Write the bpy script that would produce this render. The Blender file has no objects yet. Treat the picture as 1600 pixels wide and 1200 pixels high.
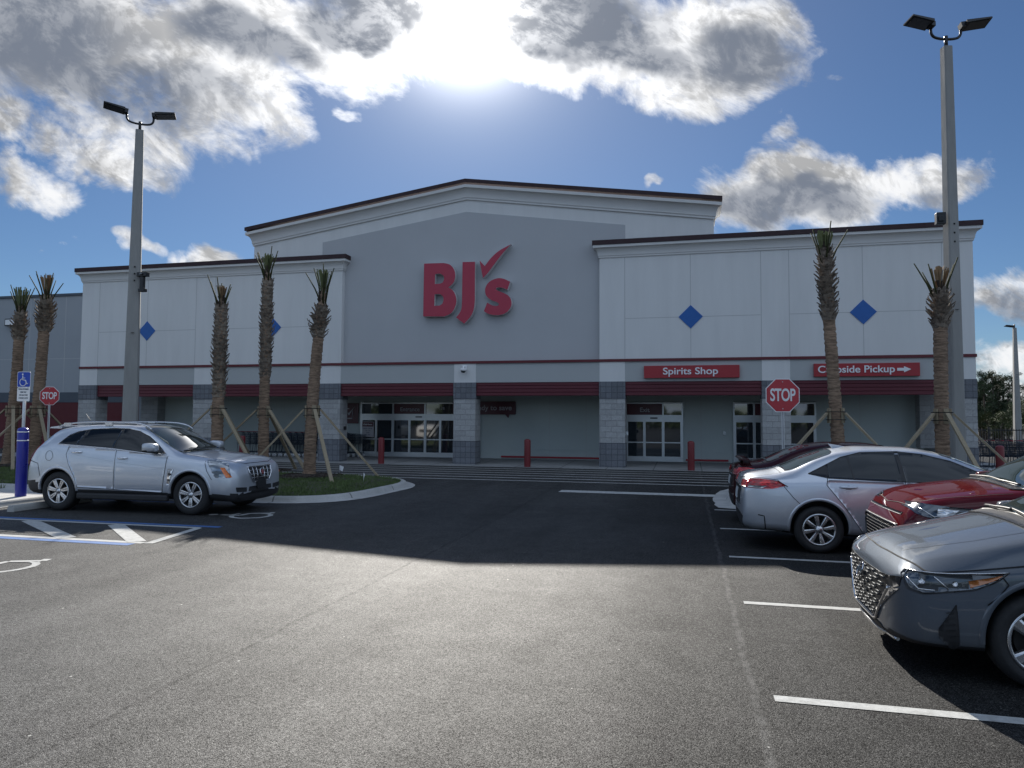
import bpy, bmesh, math, random
from mathutils import Vector, Matrix
from mathutils.bvhtree import BVHTree
R = math.radians
PI = math.pi
SC = bpy.context.scene
COL = SC.collection

# ------------------------------------------------------------------ camera
YAW, PITCH, ROLL, CAMH = 0.238986, 0.0512324, 0.0060902, 1.78
fw = Vector((-math.sin(YAW) * math.cos(PITCH), math.cos(YAW) * math.cos(PITCH), math.sin(PITCH)))
r0 = Vector((math.cos(YAW), math.sin(YAW), 0))
u0 = r0.cross(fw)
rr = math.cos(ROLL) * r0 + math.sin(ROLL) * u0
uu = -math.sin(ROLL) * r0 + math.cos(ROLL) * u0
cam_d = bpy.data.cameras.new('camera')
cam = bpy.data.objects.new('camera', cam_d)
COL.objects.link(cam)
cam.matrix_world = Matrix(((rr.x, uu.x, -fw.x, 0), (rr.y, uu.y, -fw.y, 0), (rr.z, uu.z, -fw.z, CAMH), (0, 0, 0, 1)))
cam_d.sensor_width = 36
cam_d.lens = 1117.74 / 1600 * 36
cam_d.clip_start = 0.05
cam_d.clip_end = 3000
SC.camera = cam

# ------------------------------------------------------------------ light
SUN_EL, SUN_AZ = R(31.6), R(-17.65)          # azimuth from +Y towards +X
sun_d = bpy.data.lights.new('sun', 'SUN')
sun_d.energy = 5.0
sun_d.angle = R(0.55)
sun_d.color = (1.0, 0.95, 0.87)
sun = bpy.data.objects.new('sun', sun_d)
COL.objects.link(sun)
sdir = Vector((math.sin(SUN_AZ) * math.cos(SUN_EL), math.cos(SUN_AZ) * math.cos(SUN_EL), math.sin(SUN_EL)))
sun.rotation_euler = sdir.to_track_quat('Z', 'Y').to_euler()
SC.view_settings.view_transform = 'Standard'
SC.view_settings.look = 'None'
SC.view_settings.gamma = 1
SC.view_settings.use_curve_mapping = False
EXPO = 0.63
SC.view_settings.exposure = EXPO
SC.cycles.use_denoising = True
SC.cycles.max_bounces = 8
SC.cycles.transparent_max_bounces = 8
SC.cycles.caustics_reflective = False
SC.cycles.caustics_refractive = False
SC.cycles.sample_clamp_indirect = 6


class NT:
    """tiny helper to write node trees"""
    def __init__(s, tree):
        s.t = tree
        s.n = tree.nodes
        s.l = tree.links

    def new(s, typ, **kw):
        n = s.n.new(typ)
        for k, v in kw.items():
            setattr(n, k, v)
        return n

    def put(s, sock, v):
        if isinstance(v, bpy.types.NodeSocket):
            s.l.new(v, sock)
        elif v is not None:
            sock.default_value = v

    def math(s, op, a, b=None, c=None, clamp=False):
        n = s.new('ShaderNodeMath', operation=op, use_clamp=clamp)
        s.put(n.inputs[0], a)
        if b is not None:
            s.put(n.inputs[1], b)
        if c is not None:
            s.put(n.inputs[2], c)
        return n.outputs[0]

    def vmath(s, op, a, b=None, out=0):
        n = s.new('ShaderNodeVectorMath', operation=op)
        s.put(n.inputs[0], a)
        if b is not None:
            s.put(n.inputs[1], b)
        return n.outputs[out]

    def ramp(s, v, a, b, c=0.0, d=1.0, smooth=True):
        n = s.new('ShaderNodeMapRange', interpolation_type='SMOOTHSTEP' if smooth else 'LINEAR')
        s.put(n.inputs[0], v)
        for i, x in enumerate((a, b, c, d)):
            s.put(n.inputs[1 + i], x)
        return n.outputs[0]

    def noise(s, vec, scale, detail=4, rough=0.55, dist=0.0, color=False):
        n = s.new('ShaderNodeTexNoise')
        s.put(n.inputs['Vector'], vec)
        n.inputs['Scale'].default_value = scale
        n.inputs['Detail'].default_value = detail
        n.inputs['Roughness'].default_value = rough
        n.inputs['Distortion'].default_value = dist
        return n.outputs['Color' if color else 'Fac']

    def mix(s, f, a, b, blend='MIX'):
        n = s.new('ShaderNodeMix', data_type='RGBA', blend_type=blend)
        s.put(n.inputs[0], f)
        s.put(n.inputs[6], c4(a) if not isinstance(a, bpy.types.NodeSocket) else a)
        s.put(n.inputs[7], c4(b) if not isinstance(b, bpy.types.NodeSocket) else b)
        return n.outputs[2]


def c4(c):
    if isinstance(c, (int, float)):
        return (c, c, c, 1)
    return (c[0], c[1], c[2], 1)


# ------------------------------------------------------------------ world: Nishita sky with a layer of broken cumulus
world = bpy.data.worlds.new('World')
SC.world = world
world.use_nodes = True
W = NT(world.node_tree)
W.n.clear()
tc = W.new('ShaderNodeTexCoord')
dirv = W.vmath('NORMALIZE', tc.outputs['Generated'])
sky = W.new('ShaderNodeTexSky', sky_type='NISHITA')
sky.sun_disc = False
sky.sun_elevation = SUN_EL
sky.sun_rotation = SUN_AZ
sky.air_density = 1.0
sky.dust_density = 0.0
sky.ozone_density = 4.5
SKY_STR = 0.039
# cloud coordinates on a fixed tangent plane of the sky (faces the storefront)
FW, RT, UP = fw.copy(), rr.copy(), uu.copy()
dF = W.vmath('DOT_PRODUCT', dirv, tuple(FW), out=1)
dR = W.vmath('DOT_PRODUCT', dirv, tuple(RT), out=1)
dU = W.vmath('DOT_PRODUCT', dirv, tuple(UP), out=1)
dFs = W.math('MAXIMUM', dF, 0.05)
gu = W.math('DIVIDE', dR, dFs)
gv = W.math('DIVIDE', dU, dFs)
comb = W.new('ShaderNodeCombineXYZ')
W.put(comb.inputs[0], gu)
W.put(comb.inputs[1], gv)
guv = comb.outputs[0]
wn = W.noise(guv, 3.2, 5, 0.6, color=True)
wn = W.vmath('SUBTRACT', wn, (0.5, 0.5, 0.5))
sc_ = W.new('ShaderNodeVectorMath', operation='SCALE')
W.put(sc_.inputs[0], wn)
sc_.inputs['Scale'].default_value = 0.22
wuv = W.vmath('ADD', guv, sc_.outputs[0])
sep = W.new('ShaderNodeSeparateXYZ')
W.put(sep.inputs[0], wuv)
cu, cv = sep.outputs[0], sep.outputs[1]


def px(x, y):
    return ((x - 800) / 1117.74, -(y - 600) / 1117.74)


def ell(x, y, a, b, rot, amp):
    uc, vc = px(x, y)
    a, b = a / 1117.74, b / 1117.74
    c, s = math.cos(R(rot)), math.sin(R(rot))
    du = W.math('SUBTRACT', cu, uc)
    dv = W.math('SUBTRACT', cv, vc)
    p = W.math('ADD', W.math('MULTIPLY', du, c / a), W.math('MULTIPLY', dv, s / a))
    q = W.math('ADD', W.math('MULTIPLY', du, -s / b), W.math('MULTIPLY', dv, c / b))
    d = W.math('ADD', W.math('MULTIPLY', p, p), W.math('MULTIPLY', q, q))
    return W.ramp(W.math('SQRT', d), 0.25, 1.35, amp, 0.0)


BLOBS = [(60, 60, 300, 150, -8, 1.0), (270, 110, 220, 110, -25, 0.9), (430, 60, 260, 95, -12, 0.95), (590, 30, 130, 85, 0, 1.0),
         (380, 180, 110, 50, -25, .7), (150, 250, 150, 42, -12, .7), (40, 290, 100, 44, -18, .75), (0, 200, 80, 50, 0, .75), (200, 200, 130, 60, -20, .6),
         (730, 10, 110, 90, 0, .7), (830, 50, 90, 75, 20, .8), (930, 50, 170, 95, -25, 1.0), (1080, 80, 190, 95, -14, 1.0), (1060, 150, 120, 55, -8, .7),
         (1170, 60, 120, 75, -25, .7), (1245, 310, 150, 68, 0, 1.0), (1370, 285, 80, 30, 12, .75), (1455, 283, 120, 55, 10, .85),
         (1205, 235, 30, 26, 40, .5), (340, 396, 56, 34, 0, .95), (235, 372, 60, 18, -12, .5), (540, 183, 36, 14, -10, .5), (1020, 296, 24, 11, 12, .5),
         (1580, 450, 90, 46, 0, .85), (1560, 560, 80, 50, 0, .6), (1590, 620, 90, 30, 0, .55), (90, 390, 50, 8, 0, .3), (1185, 208, 24, 8, 0, .35), (1290, 130, 30, 10, 10, .3)]
den = None
for b in BLOBS:
    e = ell(*b)
    den = e if den is None else W.math('MAXIMUM', den, e)
# streaky noise space: turned and stretched like the wind-drawn clouds
ca_, sa_ = math.cos(R(28)), math.sin(R(28))
rx = W.vmath('DOT_PRODUCT', guv, (ca_ * 0.75, -sa_ * 0.75, 0), out=1)
ry = W.vmath('DOT_PRODUCT', guv, (sa_ * 1.25, ca_ * 1.25, 0), out=1)
cs_ = W.new('ShaderNodeCombineXYZ')
W.put(cs_.inputs[0], rx)
W.put(cs_.inputs[1], ry)
suv_ = cs_.outputs[0]
su, sv = sdir.dot(RT) / sdir.dot(FW), sdir.dot(UP) / sdir.dot(FW)
tos = W.vmath('NORMALIZE', W.vmath('SUBTRACT', (su, sv, 0), guv))


def shifted(vec, d):
    n = W.new('ShaderNodeVectorMath', operation='SCALE')
    W.put(n.inputs[0], tos)
    n.inputs['Scale'].default_value = d
    return W.vmath('ADD', vec, n.outputs[0])


n1 = W.noise(suv_, 6.0, 12, 0.66, 0.9)
n2 = W.noise(suv_, 20, 9, 0.72, 0.5)
n3 = W.noise(suv_, 2.6, 5, 0.55)
fine = W.math('ADD', W.math('MULTIPLY', W.math('SUBTRACT', n1, 0.5), 1.7), W.math('MULTIPLY', W.math('SUBTRACT', n2, 0.5), 0.8))
fine = W.math('ADD', fine, W.math('MULTIPLY', W.math('SUBTRACT', n3, 0.5), 0.5))
dens_f = W.math('ADD', W.math('MULTIPLY', den, 1.15), W.math('MULTIPLY', fine, W.ramp(den, 0.0, 0.25, 0.45, 1.0)))
front = W.ramp(dF, 0.30, 0.42)
# generic broken cloud for the rest of the dome
sepd = W.new('ShaderNodeSeparateXYZ')
W.put(sepd.inputs[0], dirv)
zz = W.math('ADD', W.math('MAXIMUM', sepd.outputs[2], 0.0), 0.18)
cb = W.new('ShaderNodeCombineXYZ')
W.put(cb.inputs[0], W.math('DIVIDE', sepd.outputs[0], zz))
W.put(cb.inputs[1], W.math('DIVIDE', sepd.outputs[1], zz))
nb = W.noise(cb.outputs[0], 0.9, 8, 0.58)
dens_b = W.ramp(nb, 0.36, 0.68, 0.0, 1.3, False)
dens = W.math('ADD', W.math('MULTIPLY', dens_f, front), W.math('MULTIPLY', dens_b, W.math('SUBTRACT', 1.0, front)))
alpha = W.math('POWER', W.ramp(dens, 0.26, 0.92), 0.75)
ln = W.noise(suv_, 4.6, 8, 0.54, 0.4)
lns = W.noise(shifted(suv_, 0.034), 4.6, 8, 0.54, 0.4)
fn1 = W.noise(suv_, 15.0, 8, 0.66, 0.4)
fn1s = W.noise(shifted(suv_, 0.010), 15.0, 8, 0.66, 0.4)
DARKS = [(40, 60, 215, 125, -5, 1.05), (190, 150, 150, 55, -12, 1.0), (375, 75, 150, 55, -18, 1.05), (560, 25, 125, 75, 8, 1.35), (910, 25, 150, 70, -5, 1.25), (980, 75, 110, 50, -10, 1.0),
         (1150, 95, 115, 62, -20, .95), (1240, 325, 135, 45, 0, 1.05), (1590, 470, 70, 30, 0, .8), (1450, 300, 60, 24, 0, .6), (300, 150, 120, 40, -25, .6)]
dk = None
for b in DARKS:
    e = ell(*b)
    dk = e if dk is None else W.math('MAXIMUM', dk, e)
dkn = W.math('ADD', dk, W.math('ADD', W.math('MULTIPLY', W.math('SUBTRACT', ln, 0.5), 0.85), W.math('MULTIPLY', W.math('SUBTRACT', n1, 0.5), 0.22)))
thick = W.math('ADD', W.math('MULTIPLY', W.ramp(dkn, 0.12, 0.95, 0.0, 1.0, True), front), W.math('MULTIPLY', W.ramp(dens, 0.7, 1.2), W.math('SUBTRACT', 1.0, front)))
litn = W.math('ADD', W.math('MULTIPLY', W.ramp(W.math('SUBTRACT', ln, lns), -0.07, 0.07, 0.0, 1.0, False), 0.6), W.math('MULTIPLY', W.ramp(W.math('SUBTRACT', fn1, fn1s), -0.07, 0.07, 0.0, 1.0, False), 0.4))
# clouds around the sun scatter more light forward
sd = W.vmath('DOT_PRODUCT', dirv, tuple(sdir), out=1)
sdp = W.math('MAXIMUM', sd, 0.0)
g1 = W.math('POWER', sdp, 14.0)
gc = W.math('POWER', sdp, 75.0)
g2 = W.math('POWER', sdp, 120.0)
g3 = W.math('POWER', sdp, 420.0)
K = 2 ** (-EXPO)
thk = W.math('MULTIPLY', thick, W.ramp(litn, 0.2, 0.9, 1.0, 0.80))
bright = W.math('ADD', W.math('ADD', W.math('MULTIPLY', gc, 1.5), W.math('MULTIPLY', g1, 0.15)), W.ramp(litn, 0.15, 0.80, 0.38, 0.92, False))
litc = W.mix(1.0, (K * 1.0, K * 1.01, K * 1.03), bright, 'MULTIPLY')
backlit = W.mix(front, (K * 0.70, K * 0.86, K * 1.10), litc)
darkc = W.mix(front, (K * 0.36, K * 0.46, K * 0.62), (K * 0.19, K * 0.22, K * 0.28))
cloudc = W.mix(thk, backlit, darkc)
skyh = W.new('ShaderNodeHueSaturation')
skyh.inputs['Saturation'].default_value = 1.0
W.put(skyh.inputs['Color'], sky.outputs[0])
skyc = W.mix(1.0, skyh.outputs[0], (SKY_STR * 0.86, SKY_STR * 0.965, SKY_STR * 1.10), 'MULTIPLY')
glow = W.math('ADD', W.math('MULTIPLY', g1, 0.15 * K), W.math('ADD', W.math('MULTIPLY', g2, 0.55 * K), W.math('MULTIPLY', g3, 5.0 * K)))
gl = W.mix(1.0, (1.0, 0.98, 0.94), glow, 'MULTIPLY')
shade_ = W.math('SUBTRACT', 1.0, W.math('MULTIPLY', W.math('MULTIPLY', thk, alpha), 0.85))
glow = W.math('MULTIPLY', glow, shade_)
gl = W.mix(1.0, (1.0, 0.98, 0.94), glow, 'MULTIPLY')
base = W.mix(alpha, skyc, cloudc)
fin = W.mix(1.0, base, gl, 'ADD')
bg = W.new('ShaderNodeBackground')
W.put(bg.inputs[0], fin)
bg.inputs[1].default_value = 1.0
wo = W.new('ShaderNodeOutputWorld')
W.l.new(bg.outputs[0], wo.inputs[0])
world.cycles.sampling_method = 'MANUAL'
world.cycles.sample_map_resolution = 512

# ------------------------------------------------------------------ materials
MATS = {}


def mat(name, col, rough=0.6, metal=0.0, var=0.0, vscale=3.0, bump=0.0, bscale=40.0, coat=0.0, spec=0.5, dirt=0.0, stretch=(1, 1, 1), flake=0.0):
    if name in MATS:
        return MATS[name]
    m = bpy.data.materials.new(name)
    m.use_nodes = True
    T = NT(m.node_tree)
    b = T.n['Principled BSDF']
    b.inputs['Roughness'].default_value = rough
    b.inputs['Metallic'].default_value = metal
    b.inputs['Coat Weight'].default_value = coat
    b.inputs['Coat Roughness'].default_value = 0.03
    b.inputs['Specular IOR Level'].default_value = spec
    co = T.new('ShaderNodeTexCoord').outputs['Object']
    if stretch != (1, 1, 1):
        co = T.vmath('MULTIPLY', co, stretch)
    c = c4(col)
    if var:
        n = T.noise(co, vscale, 6, 0.6)
        f = T.ramp(n, 0.25, 0.75, 1 - var, 1 + var, False)
        c = T.mix(1.0, c, f, 'MULTIPLY')
    if dirt:
        n = T.noise(co, vscale * 0.35, 8, 0.7)
        c = T.mix(T.ramp(n, 0.5, 0.8, 0, dirt), c, T.mix(1.0, c, (0.45, 0.43, 0.4), 'MULTIPLY'))
    T.put(b.inputs['Base Color'], c)
    if var or rough > 0.2:
        rn = T.noise(co, vscale * 2.3, 4, 0.6)
        T.put(b.inputs['Roughness'], T.ramp(rn, 0.2, 0.8, rough * 0.85, min(1, rough * 1.12), False))
    if bump:
        bn = T.new('ShaderNodeBump')
        bn.inputs['Strength'].default_value = bump
        bn.inputs['Distance'].default_value = 0.01
        T.put(bn.inputs['Height'], T.noise(co, bscale, 5, 0.6))
        T.l.new(bn.outputs[0], b.inputs['Normal'])
    MATS[name] = m
    return m


def mat_concrete(name, col, sp):
    """cast concrete with sawn joints every few metres, stains and a gritty grain"""
    m = bpy.data.materials.new(name)
    m.use_nodes = True
    T = NT(m.node_tree)
    b = T.n['Principled BSDF']
    b.inputs['Roughness'].default_value = 0.85
    co = T.new('ShaderNodeTexCoord').outputs['Object']
    s = T.new('ShaderNodeSeparateXYZ')
    T.put(s.inputs[0], co)
    c = T.mix(1.0, c4(col), T.ramp(T.noise(co, 1.4, 7, 0.65), 0.25, 0.75, 0.80, 1.15, False), 'MULTIPLY')
    c = T.mix(1.0, c, T.ramp(T.noise(co, 60, 3, 0.7), 0.25, 0.75, 0.85, 1.12, False), 'MULTIPLY')
    c = T.mix(T.ramp(T.noise(co, 0.8, 8, 0.75), 0.52, 0.74, 0, 0.5), c, [x * 0.5 for x in col])
    for ax in (0, 1):
        fr = T.math('ABSOLUTE', T.math('SUBTRACT', T.math('FRACT', T.math('DIVIDE', T.math('ADD', s.outputs[ax], 200.3), sp)), 0.5))
        c = T.mix(T.ramp(fr, 0.012 / sp, 0.022 / sp, 0.75, 0.0), c, [x * 0.22 for x in col])
    T.put(b.inputs['Base Color'], c)
    bn = T.new('ShaderNodeBump')
    bn.inputs['Strength'].default_value = 0.35
    bn.inputs['Distance'].default_value = 0.01
    T.put(bn.inputs['Height'], T.noise(co, 60, 5, 0.6))
    T.l.new(bn.outputs[0], b.inputs['Normal'])
    return m


def mat_asphalt():
    m = bpy.data.materials.new('asphalt')
    m.use_nodes = True
    T = NT(m.node_tree)
    b = T.n['Principled BSDF']
    co = T.new('ShaderNodeTexCoord').outputs['Object']
    vor = T.new('ShaderNodeTexVoronoi', feature='F1')
    T.put(vor.inputs['Vector'], co)
    vor.inputs['Scale'].default_value = 150
    cellv = T.new('ShaderNodeSeparateColor')
    T.put(cellv.inputs[0], vor.outputs['Color'])
    st = T.ramp(cellv.outputs[0], 0.0, 1.0, 0.42, 1.50, False)
    pale = T.ramp(cellv.outputs[1], 0.90, 0.99, 0, 0.75)
    big = T.noise(co, 0.16, 6, 0.62)
    lane = T.noise(T.vmath('MULTIPLY', co, (1.1, 0.10, 1)), 1.0, 4, 0.55)
    mid = T.noise(co, 3.0, 8, 0.7)
    g = T.noise(co, 100, 5, 0.8)
    f = T.math('MULTIPLY', T.ramp(big, 0.3, 0.7, 0.80, 1.2, False), T.ramp(lane, 0.3, 0.7, 0.86, 1.14, False))
    f = T.math('MULTIPLY', f, T.ramp(mid, 0.3, 0.7, 0.86, 1.14, False))
    f = T.math('MULTIPLY', f, T.ramp(g, 0.25, 0.75, 0.55, 1.42, False))
    f = T.math('MULTIPLY', f, T.ramp(T.noise(co, 26, 5, 0.7), 0.30, 0.70, 0.78, 1.20, False))
    sx0 = T.new('ShaderNodeSeparateXYZ')
    T.put(sx0.inputs[0], co)
    # the asphalt tone gets gradually darker towards the right
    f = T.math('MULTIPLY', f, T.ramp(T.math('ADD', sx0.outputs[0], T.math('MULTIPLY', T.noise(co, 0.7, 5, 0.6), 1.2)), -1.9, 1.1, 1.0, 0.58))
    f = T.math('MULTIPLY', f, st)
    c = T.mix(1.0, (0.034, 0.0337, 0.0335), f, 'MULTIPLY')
    c = T.mix(pale, c, (0.13, 0.127, 0.118))
    # paving joints between the laid strips
    s = T.new('ShaderNodeSeparateXYZ')
    T.put(s.inputs[0], co)
    wob = T.math('MULTIPLY', T.math('SUBTRACT', T.noise(T.vmath('MULTIPLY', co, (0.1, 1, 1)), 1.6, 6, 0.7), 0.5), 0.16)
    darkj = T.ramp(T.noise(T.vmath('MULTIPLY', co, (0.5, 0.05, 1)), 1.0, 5, 0.6), 0.62, 0.75, 0.0, 0.4)
    for sx, wd, am, jc in ((0.42, 0.04, 0.65, 0.105), (-3.35, 0.035, 0.75, 0.018), (-3.9, 0.02, 0.3, 0.10), (-6.6, 0.03, 0.3, 0.02), (4.2, 0.03, 0.3, 0.08)):
        dx = T.math('ABSOLUTE', T.math('SUBTRACT', T.math('ADD', s.outputs[0], wob), sx))
        k = T.math('MULTIPLY', T.ramp(dx, wd * 0.2, wd, 1, 0), T.ramp(T.noise(co, 9, 8, 0.8), 0.38, 0.62, 0.0, 1.0))
        c = T.mix(T.math('MULTIPLY', k, am), c, (jc, jc * .98, jc * .95))
        if jc < .05:
            darkj = T.math('MAXIMUM', darkj, T.math('MULTIPLY', k, am))
    # grit and bits of pale stone lying about
    v3 = T.new('ShaderNodeTexVoronoi', feature='F1')
    T.put(v3.inputs['Vector'], co)
    v3.inputs['Scale'].default_value = 2.6
    c = T.mix(T.ramp(v3.outputs['Distance'], 0.018, 0.030, 0.9, 0.0), c, (0.42, 0.41, 0.38))
    # oil drips and stains
    ns = T.noise(co, 0.9, 5, 0.75)
    c = T.mix(T.ramp(ns, 0.68, 0.76, 0, 0.45), c, (0.028, 0.027, 0.026))
    T.put(b.inputs['Base Color'], c)
    b.inputs['Roughness'].default_value = 0.68
    gr_ = T.math('MULTIPLY', T.math('POWER', f, 1.6), T.ramp(T.noise(co, 165, 2, 0.6), 0.40, 0.54, 0.12, 1.15))
    T.put(b.inputs['Specular IOR Level'], T.math('MULTIPLY', T.math('MULTIPLY', gr_, T.math('SUBTRACT', 1.0, T.math('MULTIPLY', darkj, 0.75))), 0.50))
    bn = T.new('ShaderNodeBump')
    bn.inputs['Strength'].default_value = 0.55
    bn.inputs['Distance'].default_value = 0.004
    h = T.math('ADD', T.math('MULTIPLY', vor.outputs['Distance'], -1.0), T.math('MULTIPLY', g, 1.0))
    T.put(bn.inputs['Height'], h)
    T.l.new(bn.outputs[0], b.inputs['Normal'])
    return m


def mat_block(name, col, bw, bh, mortar, rough_bump=0.6, offs=0.5):
    m = bpy.data.materials.new(name)
    m.use_nodes = True
    T = NT(m.node_tree)
    b = T.n['Principled BSDF']
    b.inputs['Roughness'].default_value = 0.85
    co = T.new('ShaderNodeTexCoord').outputs['Object']
    s = T.new('ShaderNodeSeparateXYZ')
    T.put(s.inputs[0], co)
    cmb = T.new('ShaderNodeCombineXYZ')
    T.put(cmb.inputs[0], T.math('ADD', s.outputs[0], s.outputs[1]))
    T.put(cmb.inputs[1], s.outputs[2])
    br = T.new('ShaderNodeTexBrick')
    br.offset = offs
    T.put(br.inputs['Vector'], cmb.outputs[0])
    br.inputs['Color1'].default_value = c4(col)
    br.inputs['Color2'].default_value = c4([x * 0.80 for x in col])
    br.inputs['Mortar'].default_value = c4(mortar)
    br.inputs['Scale'].default_value = 1.0
    br.inputs['Mortar Size'].default_value = 0.008
    br.inputs['Mortar Smooth'].default_value = 0.2
    br.inputs['Brick Width'].default_value = bw
    br.inputs['Row Height'].default_value = bh
    n = T.noise(co, 22, 6, 0.7)
    c = T.mix(1.0, br.outputs[0], T.ramp(n, 0.2, 0.8, 0.72, 1.25, False), 'MULTIPLY')
    T.put(b.inputs['Base Color'], c)
    bn = T.new('ShaderNodeBump')
    bn.inputs['Strength'].default_value = rough_bump
    bn.inputs['Distance'].default_value = 0.02
    T.put(bn.inputs['Height'], T.math('SUBTRACT', n, T.math('MULTIPLY', br.outputs['Fac'], 0.9)))
    T.l.new(bn.outputs[0], b.inputs['Normal'])
    return m


def mat_paint(name, col, metal=0.0, rough=0.32, flake=0.0, coat=1.0):
    """car paint: base under a clear coat, with a little road dust"""
    m = bpy.data.materials.new(name)
    m.use_nodes = True
    T = NT(m.node_tree)
    b = T.n['Principled BSDF']
    co = T.new('ShaderNodeTexCoord').outputs['Object']
    n = T.noise(co, 2.2, 6, 0.65)
    s = T.new('ShaderNodeSeparateXYZ')
    T.put(s.inputs[0], co)
    low = T.ramp(s.outputs[2], 0.15, 0.62, 0.30, 0.03)
    dust = T.math('MULTIPLY', low, T.ramp(n, 0.3, 0.7, 0.3, 1.0))
    fl = T.noise(co, 900, 2, 0.5)
    c = T.mix(1.0, c4(col), T.ramp(fl, 0.3, 0.7, 1 - flake, 1 + flake, False), 'MULTIPLY')
    c = T.mix(dust, c, (0.20, 0.18, 0.155))
    T.put(b.inputs['Base Color'], c)
    T.put(b.inputs['Metallic'], T.math('MULTIPLY', T.math('SUBTRACT', 1.0, dust), metal))
    b.inputs['Roughness'].default_value = rough
    b.inputs['Specular IOR Level'].default_value = 0.0
    b.inputs['Coat Weight'].default_value = coat
    T.put(b.inputs['Coat Roughness'], T.math('ADD', T.math('MULTIPLY', dust, 0.5), 0.025))
    return m


def mat_trunk(name, c1, c2, zs=38.0):
    m = bpy.data.materials.new(name)
    m.use_nodes = True
    T = NT(m.node_tree)
    b = T.n['Principled BSDF']
    b.inputs['Roughness'].default_value = 0.9
    co = T.new('ShaderNodeTexCoord').outputs['Object']
    a = T.noise(T.vmath('MULTIPLY', co, (5, 5, zs)), 1.0, 6, 0.65, 0.3)
    k = T.noise(T.vmath('MULTIPLY', co, (9, 9, 13)), 1.0, 6, 0.7)
    big = T.noise(co, 2.1, 4, 0.6)
    c = T.mix(T.ramp(a, 0.32, 0.62), c2, c1)
    c = T.mix(T.ramp(k, 0.60, 0.72, 0, 0.8), c, [x * 0.35 for x in c2])
    c = T.mix(1.0, c, T.ramp(big, 0.3, 0.7, 0.78, 1.2, False), 'MULTIPLY')
    T.put(b.inputs['Base Color'], c)
    bn = T.new('ShaderNodeBump')
    bn.inputs['Strength'].default_value = 0.9
    bn.inputs['Distance'].default_value = 0.03
    T.put(bn.inputs['Height'], T.math('ADD', a, T.math('MULTIPLY', k, -0.5)))
    T.l.new(bn.outputs[0], b.inputs['Normal'])
    return m


def mat_lamp_lens(name, c1, c2, scale=18):
    m = bpy.data.materials.new(name)
    m.use_nodes = True
    T = NT(m.node_tree)
    b = T.n['Principled BSDF']
    co = T.new('ShaderNodeTexCoord').outputs['Object']
    v = T.new('ShaderNodeTexVoronoi', feature='F1')
    T.put(v.inputs['Vector'], T.vmath('MULTIPLY', co, (0.6, 1.0, 1.6)))
    v.inputs['Scale'].default_value = scale
    sp = T.new('ShaderNodeSeparateColor')
    T.put(sp.inputs[0], v.outputs['Color'])
    c = T.mix(T.ramp(sp.outputs[0], 0.2, 0.9), c1, c2)
    T.put(b.inputs['Base Color'], c)
    T.put(b.inputs['Metallic'], T.ramp(sp.outputs[0], 0.3, 0.8, 0.0, 0.7))
    b.inputs['Roughness'].default_value = 0.16
    b.inputs['Coat Weight'].default_value = 1.0
    b.inputs['Coat Roughness'].default_value = 0.02
    bn = T.new('ShaderNodeBump')
    bn.inputs['Strength'].default_value = 0.6
    bn.inputs['Distance'].default_value = 0.01
    T.put(bn.inputs['Height'], v.outputs['Distance'])
    T.l.new(bn.outputs[0], b.inputs['Normal'])
    return m


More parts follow.
